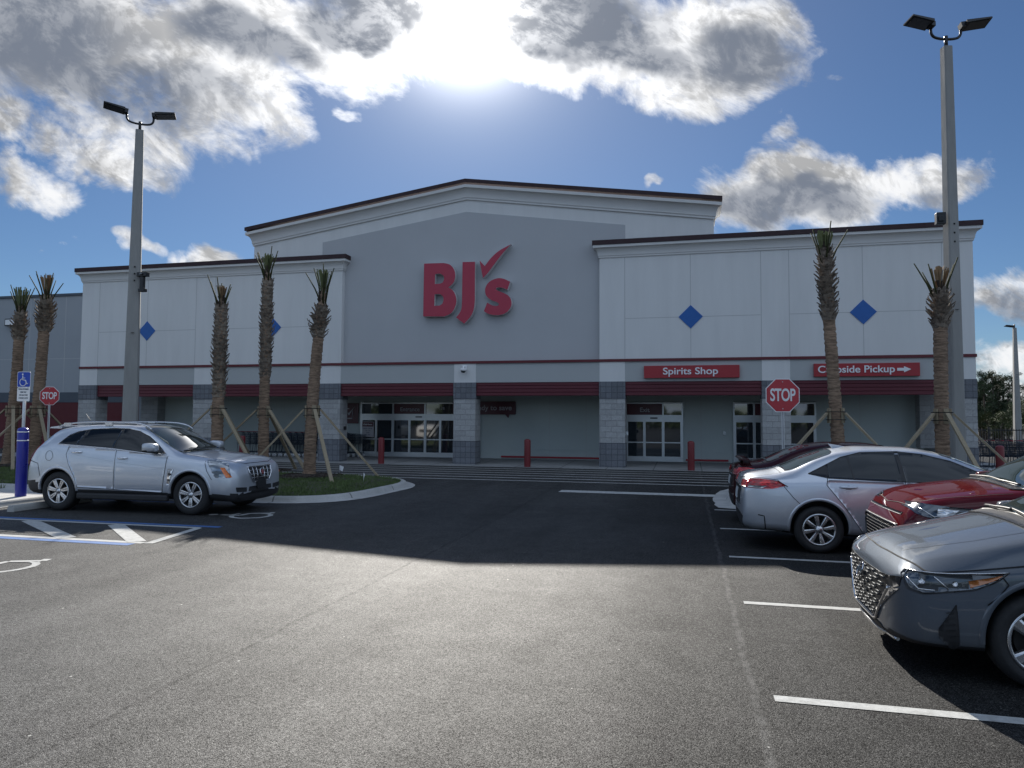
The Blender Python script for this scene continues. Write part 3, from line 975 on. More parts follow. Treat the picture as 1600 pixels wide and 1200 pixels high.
left_island = smooth_poly([(-24.5, 14.6), (-18, 14.4), (-12.2, 14.2), (-10.0, 13.95), (-8.7, 13.75), (-7.75, 14.1), (-7.25, 14.9), (-7.1, 16.2), (-7.05, 17.3), (-7.4, 18.2), (-8.3, 18.95), (-10.5, 19.35), (-14, 19.45), (-18, 19.6), (-24.5, 20.5)], True, 3)
inner_l = curbed(left_island, 'kerb', gutter=0.22)
fill([tuple(p) for p in inner_l], 'island_soil', M['soil'], 0.10, bumpy=0.05)
right_island = smooth_poly([(1.35, 15.35), (6, 15.3), (10.5, 15.3), (10.9, 18), (10.5, 20.6), (6, 20.6), (2.6, 20.0), (1.3, 19.0), (0.92, 17.4), (0.9, 16.1)], True, 3)
inner_r = curbed(right_island, 'kerb', gutter=0.30)
fill([tuple(p) for p in inner_r], 'island_soil', M['soil'], 0.10, bumpy=0.05)
walk = [(-15.6, -8), (-13.15, -8), (-13.15, 12.9), (-13.15, 13.9), (-15.6, 13.9)]
inner_w = curbed(walk, 'kerb', gutter=0.06)
fill([tuple(p) for p in inner_w], 'walkway', M['concrete'], 0.128)
lawn = [(-40, 3), (-15.75, 3), (-15.75, 13.9), (-24, 14.3), (-40, 14.3)]
fill(lawn, 'lawn_soil', M['soil'], 0.10, bumpy=0.05)


def grass_patch(outline, n, name, seed, hmin=0.035, hmax=0.085, avoid=()):
    from mathutils.geometry import intersect_point_tri_2d, tessellate_polygon
    rg = random.Random(seed)
    tris = tessellate_polygon([[Vector((p[0], p[1], 0)) for p in outline]])
    areas = []
    for t in tris:
        a, b, c = [Vector((outline[i][0], outline[i][1])) for i in t]
        areas.append(abs((b - a).cross(c - a)) / 2)
    mb = MB()
    idx = rg.choices(range(len(tris)), areas, k=n)
    vs, fs = [], []
    for q in idx:
        a, b, c = [Vector((outline[i][0], outline[i][1])) for i in tris[q]]
        u, v = rg.random(), rg.random()
        if u + v > 1:
            u, v = 1 - u, 1 - v
        p = a + (b - a) * u + (c - a) * v
        skip = False
        for ax, ay, ar in avoid:
            if (p.x - ax) ** 2 + (p.y - ay) ** 2 < (ar * rg.uniform(0.75, 1.1)) ** 2:
                skip = True
        if skip:
            continue
        an = rg.uniform(0, 2 * PI)
        h = rg.uniform(hmin, hmax)
        w = rg.uniform(0.006, 0.014)
        z = gz(p.y) + 0.11
        dx, dy = math.cos(an) * w, math.sin(an) * w
        lx, ly = rg.uniform(-.5, .5) * h, rg.uniform(-.5, .5) * h
        o = len(vs)
        vs += [(p.x - dx, p.y - dy, z), (p.x + dx, p.y + dy, z), (p.x + lx, p.y + ly, z + h)]
        fs.append((o, o + 1, o + 2))
    mb.add(vs, fs)
    return tag(mb.build(name, M['grass'], fix=False), kind='stuff')


# ------------------------------------------------------------------ the store
Y0, YB = 25.5, 28.6
XL, XR = -25.4, 8.95
HW = 8.24
store = thing('store_building', 'large pale grey warehouse store with gabled centre, wings, canopy and block columns', 'store', (-8.2, Y0, 0))


def P(mb, name, mats, parent=store, **k):
    return mb.build(name, mats, parent, world=True, **k)


cols = [(-25.4, -24.5), (-19.7, -18.8), (-14.0, -13.1), (-8.45, -7.6), (-3.0, -2.1), (2.5, 3.4), (8.05, 8.95)]
GP = (-8.08, 9.6)      # gable centre
# wing walls with shallow joints
for (a, b), joints, hj, dia in (((XL, -13.1), (-24.5, -22.06, -19.7, -18.8, -16.15, -14.0), 5.46, (-22.05, -16.15)),
                                ((-3.0, XR), (-2.1, 0.17, 2.5, 3.4, 5.69, 8.05), 5.43, (0.17, 5.69))):
    mb = MB()
    mb.box((a, Y0, 3.99), (b, Y0 + 0.75, HW - 0.45))
    for j in joints:
        mb.box((j - 0.011, Y0 - 0.003, 3.995), (j + 0.011, Y0 + 0.01, HW - 0.62), 1)
    lims = [a] + list(joints) + [b]
    for u, v in ((joints[0], joints[2]), (joints[3], joints[5])):
        mb.box((u + 0.02, Y0 - 0.0025, hj - 0.011), (v - 0.02, Y0 + 0.01, hj + 0.011), 1)
    P(mb, 'wing_wall', [M['stucco_white'], M['joint']])
    for dx in dia:
        mb = MB()
        q = 0.41
        mb.prism([(dx - q, hj), (dx, hj - q), (dx + q, hj), (dx, hj + q)], Y0 - 0.02, Y0 + 0.01)
        P(mb, 'wall_diamond', M['blue'])
# gable wall and its grey panel
YG = 25.72
mb = MB()
gx0, gx1 = -17.20, 0.98
gs = 0.145


def gzt(x):
    return 10.55 - abs(x - GP[0]) * gs


mb.prism([(gx0, 3.99), (gx1, 3.99), (gx1, gzt(gx1)), (GP[0], gzt(GP[0])), (gx0, gzt(gx0))], YG + 0.01, YG + 1.2)
P(mb, 'gable_wall', M['stucco_white'])
mb = MB()
mb.prism([(-14.1, 3.99), (-2.1, 3.99), (-2.1, 8.86), (-8.1, 9.72), (-14.1, 8.86)], YG - 0.01, YG + 0.1)
P(mb, 'gable_panel', M['stucco_grey'])


def cornice(path, pts_z, prof, y_back, name, m, smooth=True):
    """path: x positions left to right, pts_z: base height at each; prof: (p, z)"""
    rings = []
    Yw = path['y']
    xl, xr = path['x'][0], path['x'][-1]
    for p, z in prof:
        ring = [(xl - p, Yw + y_back, pts_z[0] + z), (xl - p, Yw - p, pts_z[0] + z)]
        for x, zz_ in list(zip(path['x'], pts_z))[1:-1]:
            ring.append((x, Yw - p, zz_ + z))
        ring += [(xr + p, Yw - p, pts_z[-1] + z), (xr + p, Yw + y_back, pts_z[-1] + z)]
        rings.append(ring)
    n = len(rings[0])
    mb = MB()
    for i in range(n - 1):           # facets kept separate so that mitres stay crisp
        vs = []
        for r_ in rings:
            vs += [r_[i], r_[i + 1]]
        mb.add(vs, [(2 * j, 2 * j + 1, 2 * j + 3, 2 * j + 2) for j in range(len(rings) - 1)], 0, False)
    return P(mb, name, m)


def cove(k=1.0):
    pr = [(0.0, -0.60), (0.035, -0.60), (0.035, -0.535), (0.05, -0.535)]
    for i in range(9):
        t = i / 8 * PI / 2
        pr.append((0.055 + 0.15 * (1 - math.cos(t)), -0.53 + 0.27 * math.sin(t)))
    pr += [(0.215, -0.26), (0.215, -0.17)]
    return [(a * k, b * k) for a, b in pr]


CAPP = [(0.20, -0.17), (0.235, -0.17), (0.235, 0.0), (-0.5, 0.02)]
for a, b in ((XL, -13.1), (-3.0, XR)):
    pth = dict(y=Y0, x=[a, b])
    cornice(pth, [HW, HW], cove(), 0.75, 'cornice', M['stucco_trim'])
    cornice(pth, [HW, HW], [(0.19, -0.165), (0.24, -0.165), (0.24, 0.0), (-0.6, 0.03)], 0.75, 'roof_cap', M['maroon_cap'])
    mb = MB()
    mb.box((a, Y0, HW - 0.45), (b, Y0 + 0.75, HW - 0.03))
    P(mb, 'parapet', M['stucco_white'])
pth = dict(y=YG, x=[gx0, GP[0], gx1])
gzs = [10.92 - (GP[0] - gx0) * gs, 10.92, 10.92 - (gx1 - GP[0]) * gs]
cornice(pth, gzs, cove(1.22), 1.2, 'cornice', M['stucco_trim'])
cornice(pth, gzs, [(0.24, -0.14), (0.285, -0.14), (0.285, 0.0), (-0.6, 0.03)], 1.2, 'roof_cap', M['maroon_cap'])
# red band, lower band panels, fascia, columns
mb = MB()
mb.box((XL - 0.03, Y0 - 0.035, 3.895), (XR + 0.03, Y0 + 0.5, 3.99))
P(mb, 'accent_band', M['band'])
for i in range(6):
    a, b = cols[i][1], cols[i + 1][0]
    mb = MB()
    mb.box((a, Y0 + 0.012, 3.19), (b, Y0 + 0.6, 3.894))
    P(mb, 'lower_wall_panel', M['stucco_mid'])
    mb = MB()
    for k in range(4):
        z0 = 2.69 + k * 0.125
        mb.prism([(Y0 + 0.045, z0 + 0.006), (Y0 + 0.035, z0 + 0.02), (Y0 + 0.035, z0 + 0.119), (Y0 + 0.12, z0 + 0.119), (Y0 + 0.12, z0 + 0.006)], a, b, plane='yz')
    mb.box((a, Y0 + 0.06, 2.70), (b, Y0 + 0.16, 3.188))
    P(mb, 'canopy_fascia', M['maroon'])
for i, (a, b) in enumerate(cols):
    mb = MB()
    mb.box((a, Y0, 3.192), (b, Y0 + 0.62, 3.894))
    P(mb, 'pilaster', M['stucco_white'])
    mb = MB()
    mb.box((a - 0.0, Y0 - 0.02, 1.02), (b + 0.0, Y0 + 0.62, 2.57))
    c = P(mb, 'column', M['blk_light'])
    mb = MB()
    mb.box((a - 0.012, Y0 - 0.034, 2.571), (b + 0.012, Y0 + 0.63, 3.19))
    P(mb, 'column_head', M['blk_dark'], c)
    mb = MB()
    mb.box((a - 0.012, Y0 - 0.034, 0.0), (b + 0.012, Y0 + 0.63, 1.019))
    P(mb, 'column_base', M['blk_dark'], c)
# canopy ceiling, back wall, end piers
mb = MB()
mb.box((XL, Y0 + 0.6, 3.12), (XR, YB + 0.05, 3.7))
P(mb, 'canopy_ceiling', M['soffit'])
openings = [(-13.70, -8.30), (-2.34, -0.12), (1.74, 4.70)]
mb = MB()
xa = -23.6
for a, b in openings:
    mb.box((xa, YB, 0.15), (a, YB + 0.3, 3.2))
    mb.box((a, YB, 2.56), (b, YB + 0.3, 3.2))
    xa = b
mb.box((xa, YB, 0.15), (8.3, YB + 0.3, 3.2))
for x in (-17.4, -15.2, -5.4, -3.9, 0.55, 6.2):
    mb.box((x - 0.008, YB - 0.003, 0.3), (x + 0.008, YB + 0.01, 3.1), 1)
P(mb, 'back_wall', [M['canopy_wall'], M['joint']])
for a, b in ((-24.5, -23.6), (8.05, 8.93)):
    mb = MB()
    mb.box((a, YB - 0.5, 0.9), (b, YB + 0.35, 3.12))
    c = P(mb, 'pier', M['blk_light'])
mb = MB()
mb.box((XL + 0.1, YB + 0.3, 0.1), (XR - 0.05, 78, 7.3))
P(mb, 'building_mass', M['stucco_side'])
mb = MB()
mb.box((XL, Y0 + 0.75, 3.7), (XR, YB + 0.32, 7.35))
P(mb, 'front_mass', M['stucco_white'])
mb = MB()
mb.box((gx0, YG + 1.2, 7.4), (gx1, YG + 6, 8.3))
P(mb, 'roof', M['roofm'])

# wall guard rails
for a, b in ((-7.4, -3.2), (-0.02, 1.55), (4.9, 7.9)):
    mb = MB()
    mb.box((a, YB - 0.06, 0.27), (b, YB - 0.001, 0.34))
    mb.box((a + 0.02, YB - 0.03, 0.60), (b - 0.02, YB - 0.001, 0.625), 1)
    P(mb, 'wall_rail', [M['sign_red'], M['canopy_wall']])

# doors
def door_unit(x0, x1, mull, trans_div, name, redpanes=(), zb=0.22):
    d = MB()
    yf, yk = YB - 0.05, YB + 0.08
    fw_ = 0.055
    zt, zh1, zh0 = 2.53, 2.04, 1.83
    d.box((x0, yf, zb), (x0 + fw_, yk, zt))
    d.box((x1 - fw_, yf, zb), (x1, yk, zt))
    d.box((x0 + fw_, yf, zt - fw_), (x1 - fw_, yk, zt))
    d.box((x0 + fw_, yf - 0.01, zh0), (x1 - fw_, yk, zh1))
    for t in trans_div:
        d.box((t - 0.03, yf, zh1), (t + 0.03, yk, zt - fw_))
    f = P(d, name, M['alu'])
    tl = [x0 + fw_] + [t for t in trans_div] + [x1 - fw_]
    for i in range(len(tl) - 1):
        a, b = tl[i] + (0.03 if i else 0), tl[i + 1] - (0.03 if i < len(tl) - 2 else 0)
        g = MB()
        g.box((a, YB + 0.0, zh1), (b, YB + 0.02, zt - fw_))
        P(g, 'transom_pane', M['sign_dark'] if i in redpanes else M['glass'], f)
    ms = [x0 + fw_] + list(mull) + [x1 - fw_]
    for i in range(len(ms) - 1):
        a, b = ms[i], ms[i + 1]
        e = MB()
        sw = 0.05
        yy = yf - 0.02 if i % 2 else yf
        e.box((a, yy, zb), (a + sw, yy + 0.08, zh0))
        e.box((b - sw, yy, zb), (b, yy + 0.08, zh0))
        e.box((a + sw, yy, zb), (b - sw, yy + 0.08, zb + 0.20))
        e.box((a + sw, yy, zh0 - 0.06), (b - sw, yy + 0.08, zh0))
        e.box((a + sw, yy, 0.94), (b - sw, yy + 0.08, 0.985))
        lf = P(e, 'door_leaf', M['alu'], f)
        for z0_, z1_ in ((zb + 0.20, 0.94), (0.985, zh0 - 0.06)):
            g = MB()
            g.box((a + sw, yy + 0.035, z0_), (b - sw, yy + 0.05, z1_))
            P(g, 'pane', M['glass'], f)
    s = MB()
    xm = (x0 + x1) / 2
    s.box((xm - 0.14, yf - 0.06, zh0 + 0.06), (xm + 0.14, yf - 0.011, zh0 + 0.11))
    P(s, 'door_sensor', M['black'], f)
    return f


door_unit(-13.70, -8.30, (-12.96, -12.19, -11.43, -10.72, -10.05, -9.3), (-12.19, -10.74), 'entrance_door', (1,))
door_unit(-2.34, -0.12, (-1.60, -0.88), (-0.88,), 'exit_door', (0,))
door_unit(1.74, 4.70, (2.50, 3.20, 3.62), (2.50, 3.62), 'shop_door', (1,))
mb = MB()
mb.box((-13.9, YB + 0.29, 0.1), (5, YB + 0.298, 2.6))
P(mb, 'dark_vestibule', M['interior'])


# side wing set back on the left
side = thing('side_building', 'grey side building with a maroon lower wall and dark band, behind the left palms', 'building', (-48, 31, 0))
mb = MB()
mb.box((-72, 31, 3.13), (-24.9, 45, 8.24))
for x in (-27.4, -31.9, -36.4, -29.6, -34.2):
    mb.box((x - 0.012, 30.997, 3.14), (x + 0.012, 31.01, 8.2), 1)
mb.box((-60, 30.9975, 4.90), (-24.95, 31.01, 4.922), 1)
P(mb, 'wall', [M['stucco_side'], M['joint']], side)
mb = MB()
mb.box((-72, 30.985, 2.60), (-23.7, 45, 3.129))
P(mb, 'dark_band', M['side_dark'], side)
mb = MB()
mb.box((-72, 31, 0.0), (-23.7, 45, 2.599))
P(mb, 'lower_wall', M['side_red'], side)
mb = MB()
mb.box((-72.1, 30.94, 8.24), (-24.9, 45, 8.37))
P(mb, 'roof_cap', M['side_dark'], side)
wp = thing('wall_light', 'rectangular black framed wall light on the grey side building', 'wall light', (-35.1, 31, 6.9))
mb = MB()
mb.box((-0.55, -0.25, -0.2), (0.55, 0, 0.2))
bevel(mb.build('housing', M['black'], wp), 0.02)
mb = MB()
mb.box((-0.49, -0.262, -0.14), (0.49, -0.251, 0.14))
mb.build('lens', M['signwhite'], wp)

# ------------------------------------------------------------------ signs on the store
logo = thing('storefront_logo', 'big red store name letters with a check mark on the grey gable', 'sign', (-8.0, 25.7, 5.4))
LP = {k: [(x + 8.0, z - 5.4) for x, z in v] for k, v in LOGO.items()}


def holed(outer, holes):
    """join holes to the outline with bridges so that one polygon results"""
    poly = list(outer)
    for h in holes:
        best = min(((i, j) for i in range(len(poly)) for j in range(len(h))), key=lambda ij: (poly[ij[0]][0] - h[ij[1]][0]) ** 2 + (poly[ij[0]][1] - h[ij[1]][1]) ** 2)
        i, j = best
        hh = h[j:] + h[:j + 1]
        area = sum(hh[k][0] * hh[(k + 1) % len(hh)][1] - hh[(k + 1) % len(hh)][0] * hh[k][1] for k in range(len(hh)))
        ao = sum(poly[k][0] * poly[(k + 1) % len(poly)][1] - poly[(k + 1) % len(poly)][0] * poly[k][1] for k in range(len(poly)))
        if area * ao > 0:
            hh = hh[::-1]
        poly = poly[:i + 1] + hh + poly[i:]
    return poly


def letter(outer, holes, name, par, y0, y1, mf, ms):
    from mathutils.geometry import tessellate_polygon
    loops = [outer] + holes
    flat = [p for l in loops for p in l]
    tris = tessellate_polygon([[Vector((a, b, 0)) for a, b in l] for l in loops])
    mb = MB()
    mb.add([(a, y0, b) for a, b in flat], [tuple(t) for t in tris], 0)
    mb.add([(a, y1, b) for a, b in flat], [tuple(t)[::-1] for t in tris], 1)
    for l in loops:
        n = len(l)
        mb.add([(a, y0, b) for a, b in l] + [(a, y1, b) for a, b in l], [(i, (i + 1) % n, n + (i + 1) % n, n + i) for i in range(n)], 1)
    return mb.build(name, [mf, ms], par)


letter(LP['B'], [LP['B1'], LP['B2']], 'letter', logo, -0.24, -0.03, M['logo_red'], M['sign_side'])
letter(LP['J'], [], 'letter', logo, -0.24, -0.03, M['logo_red'], M['sign_side'])
letter(LP['S'], [], 'letter', logo, -0.24, -0.03, M['logo_red'], M['sign_side'])
letter(LP['K'], [], 'check_mark', logo, -0.24, -0.03, M['logo_red'], M['sign_side'])

s1 = thing('shop_sign', 'red wall sign reading Spirits Shop in white letters above the exit', 'sign', (0.17, Y0, 3.51))
mb = MB()
mb.box((-1.60, -0.12, -0.215), (1.60, 0.01, 0.215))
bevel(mb.build('panel', M['sign_red'], s1), 0.006)
text_mb('Spirits Shop', 0.335, 0.02, (-.025, -0.132, 0.01), 0.0045, fitw=1.84).build('lettering', M['white_letter'], s1)
s2 = thing('pickup_sign', 'red wall sign reading Curbside Pickup with a white arrow, partly behind a palm', 'sign', (5.71, Y0, 3.515))
mb = MB()
mb.box((-1.58, -0.12, -0.215), (1.60, 0.01, 0.215))
bevel(mb.build('panel', M['sign_red'], s2), 0.006)
text_mb('Curbside Pickup', 0.325, 0.02, (-0.30, -0.132, 0.01), 0.0045, fitw=2.32).build('lettering', M['white_letter'], s2)
mb = MB()
mb.prism([(0.93, -0.045), (1.13, -0.045), (1.13, -0.10), (1.34, 0.0), (1.13, 0.10), (1.13, 0.045), (0.93, 0.045)], -0.14, -0.121)
mb.build('arrow', M['white_letter'], s2)
s3 = thing('door_header_sign', 'dim Entrance lettering on the dark red panel over the entrance doors', 'sign', (-11.46, YB - 0.02, 2.25))
text_mb('Entrance', 0.24, 0.012, (0.03, 0.0, -0.02), 0.0025, fitw=.87).build('lettering', M['grey_letter'], s3)
s4 = thing('exit_header_sign', 'dim Exit lettering on the dark red panel over the exit doors', 'sign', (-1.58, YB - 0.02, 2.25))
text_mb('Exit', 0.24, 0.012, (0, 0.0, -0.02), 0.0025, fitw=.37).build('lettering', M['grey_letter'], s4)
s4b = thing('street_number', 'small white 118 on the glass above the entrance', 'number', (-10.0, YB - 0.02, 2.28))
text_mb('118', 0.17, 0.008, (0, 0.0, 0), 0.003).build('lettering', M['grey_letter'], s4b)
s5 = thing('slogan_sign', 'dark red speech bubble sign reading Ready to save, half behind a column', 'sign', (-8.05, YB, 2.30))
mb = MB()
mb.prism(rnd([(-1.45, -0.27), (0.83, -0.27), (0.95, -0.42), (0.98, -0.27), (1.26, -0.27), (1.26, 0.27), (-1.45, 0.27)], 0.04, 2), -0.09, -0.002)
mb.build('panel', M['sign_dark'], s5)
text_mb('Ready to save', 0.30, 0.012, (0.225, -0.10, 0.0), 0.003, fitw=1.75).build('lettering', M['grey_letter'], s5)
s6 = thing('wall_poster', 'dark red square sign with a pale check box left of the entrance', 'sign', (-14.2, YB, 2.06))
mb = MB()
mb.box((-0.42, -0.06, -0.44), (0.40, -0.001, 0.44))
mb.build('panel', M['sign_dark'], s6)
mb = MB()
for a, b in (((-0.20, -0.22), (0.14, -0.22)), ((0.14, -0.22), (0.14, 0.10)), ((-0.20, -0.22), (-0.20, 0.20)), ((-0.20, 0.20), (-0.02, 0.20))):
    mb.beam((a[0], -0.068, a[1]), (b[0], -0.068, b[1]), 0.012, 0.04)
mb.prism([(-0.10, 0.02), (-0.03, -0.10), (0.26, 0.30), (-0.02, 0.02)], -0.082, -0.0755)
mb.build('check_box', M['grey_letter'], s6)
s7 = thing('hours_sign', 'small white sign with a red top on the glass left of the doors', 'sign', (-13.32, YB - 0.06, 1.37))
mb = MB()
mb.box((-0.27, -0.03, -0.33), (0.27, 0.0, 0.33))
mb.build('panel', M['grey_letter'], s7)
mb = MB()
mb.box((-0.25, -0.036, 0.12), (0.25, -0.031, 0.31))
mb.build('header', M['sign_dark'], s7)
text_mb('Club Hours', 0.085, 0.004, (0, -0.040, 0.21), 0.002).build('header_lettering', M['white_letter'], s7)
mb = MB()
for k, t in enumerate(('Monday - Saturday', '9am - 9pm', 'Sunday', '9am - 8pm')):
    q = text_mb(t, 0.055, 0.003, (0, -0.034, 0.04 - k * 0.09), 0.0015)
    q.build('lettering', M['signtext'], s7)
dc = thing('dome_camera', 'white dome security camera over the column between the entrance bays', 'camera', (-8.03, Y0, 3.66))
mb = MB()
mb.box((-0.10, -0.04, 0.0), (0.10, 0.0, 0.18))
mb.tube([(0, -0.04, 0.10), (0, -0.16, 0.11), (0, -0.20, 0.04)], 0.035, 10)
mb.lathe([(0.0, 0.05), (0.09, 0.05), (0.115, 0.02), (0.115, -0.04), (0.10, -0.05)], 18, c=(0, -0.20, 0))
mb.build('housing', M['signwhite'], dc)
mb = MB()
mb.lathe([(0.095, -0.05)] + [(0.095 * math.cos(t), -0.05 - 0.08 * math.sin(t)) for t in [i * PI / 12 for i in range(1, 7)]], 18, c=(0, -0.20, 0))
mb.build('dome', M['glass'], dc)
for x, l in ((-2.06, 'small grey box on the side of the block column left of the exit'), (1.42, 'small grey push plate on the wall left of the shop doors')):
    w_ = thing('wall_box', l, 'box', (x, YB if x > 0 else Y0 + 0.3, 1.35))
    mb = MB()
    mb.box((-0.05, -0.05, -0.07), (0.05, 0.0, 0.07))
    mb.lathe([(0.03, 0.0), (0.03, -0.012), (0.0, -0.012)], 12, c=(0, -0.05, 0), axis='y')
    bevel(mb.build('housing', M['alu'], w_), 0.006)
w_ = thing('card_reader', 'small black box on the side of the column left of the entrance', 'box', (-13.08, Y0 + 0.35, 1.45))
mb = MB()
mb.box((0, -0.06, -0.07), (0.06, 0.06, 0.07))
mb.box((0.06, -0.04, -0.03), (0.066, 0.04, 0.05))
bevel(mb.build('housing', M['black'], w_), 0.008)


# ------------------------------------------------------------------ cars
def pchip(xs, ys, x):
    n = len(xs)
    if x <= xs[0]:
        return ys[0]
    if x >= xs[-1]:
        return ys[-1]
    h = [xs[i + 1] - xs[i] for i in range(n - 1)]
    d = [(ys[i + 1] - ys[i]) / h[i] for i in range(n - 1)]
    m = [d[0]] + [0] * (n - 2) + [d[-1]]
    for i in range(1, n - 1):
        if d[i - 1] * d[i] > 0:
            w1, w2 = 2 * h[i] + h[i - 1], h[i] + 2 * h[i - 1]
            m[i] = (w1 + w2) / (w1 / d[i - 1] + w2 / d[i])
    for i in range(n - 1):
        if x <= xs[i + 1]:
            t = (x - xs[i]) / h[i]
            return ((1 + 2 * t) * (1 - t) ** 2 * ys[i] + t * (1 - t) ** 2 * h[i] * m[i] + t * t * (3 - 2 * t) * ys[i + 1] + t * t * (t - 1) * h[i] * m[i + 1])


def section(k, passes=2):
    zu, ws, zs, wm, zm, wb, zb, wh, zh, zt = k
    pts = [(0, zu), (ws * 0.5, zu), (ws * 0.88, zu + (zs - zu) * 0.25)]

    def bez(a, c, b, n, last=False):
        for i in range(n + (1 if last else 0)):
            t = i / n
            pts.append((a[0] * (1 - t) ** 2 + 2 * c[0] * t * (1 - t) + b[0] * t * t, a[1] * (1 - t) ** 2 + 2 * c[1] * t * (1 - t) + b[1] * t * t))
    bez((ws, zs), (wm, zs + (zm - zs) * 0.45), (wm, zm), 7)
    bez((wm, zm), (wm, zm + (zb - zm) * 0.55), (wb, zb), 9)
    bez((wb, zb), (wb + (wh - wb) * 0.42, zb + (zh - zb) * 0.60), (wh, zh), 10)
    bez((wh, zh), (wh * 0.52, zt), (0, zt), 12, True)
    # soften the corners a little
    for _ in range(passes):
        q = [pts[0]]
        for i in range(1, len(pts) - 1):
            q.append((pts[i][0] * 0.5 + (pts[i - 1][0] + pts[i + 1][0]) * 0.25, pts[i][1] * 0.5 + (pts[i - 1][1] + pts[i + 1][1]) * 0.25))
        q.append(pts[-1])
        pts = q
    return pts


def loft_body(keys, step=0.05, passes=2):
    keys = sorted(keys)
    xs = [k[0] for k in keys]
    cols_ = [[k[i] for k in keys] for i in range(1, 11)]
    st = set()
    for a, b in zip(xs[:-1], xs[1:]):
        n = max(2, int(math.ceil((b - a) / step)))
        for i in range(n):
            st.add(round(a + (b - a) * i / n, 5))
    st.add(xs[-1])
    st = sorted(st)
    vs, fs = [], []
    N = None
    for x in st:
        s = section([pchip(xs, c, x) for c in cols_], passes)
        ring = [(x, -y, z) for y, z in s] + [(x, y, z) for y, z in reversed(s[1:-1])]
        N = len(ring)
        vs += ring
    for i in range(len(st) - 1):
        for j in range(N):
            j2 = (j + 1) % N
            fs.append((i * N + j, i * N + j2, (i + 1) * N + j2, (i + 1) * N + j))
    # end caps as shrinking rings, slightly domed
    for end, base in ((0, 0), (1, (len(st) - 1) * N)):
        ring = list(range(base, base + N))
        cz = sum(vs[i][2] for i in ring) / N
        x = vs[base][0]
        sgn = -1 if end == 0 else 1
        prev = ring
        for s_, dx in ((0.8, 0.012), (0.5, 0.020), (0.2, 0.023)):
            o = len(vs)
            for i in ring:
                vs.append((x + sgn * dx, vs[i][1] * s_, cz + (vs[i][2] - cz) * s_))
            new = list(range(o, o + N))
            for j in range(N):
                j2 = (j + 1) % N
                f = (prev[j], prev[j2], new[j2], new[j])
                fs.append(f if end else f[::-1])
            prev = new
        fs.append(tuple(prev) if end else tuple(reversed(prev)))
    me = bpy.data.meshes.new('body')
    me.from_pydata(vs, [], fs)
    bm = bmesh.new()
    bm.from_mesh(me)
    bmesh.ops.recalc_face_normals(bm, faces=bm.faces)
    bm.to_mesh(me)
    bm.free()
    for p in me.polygons:
        p.use_smooth = True
    return me


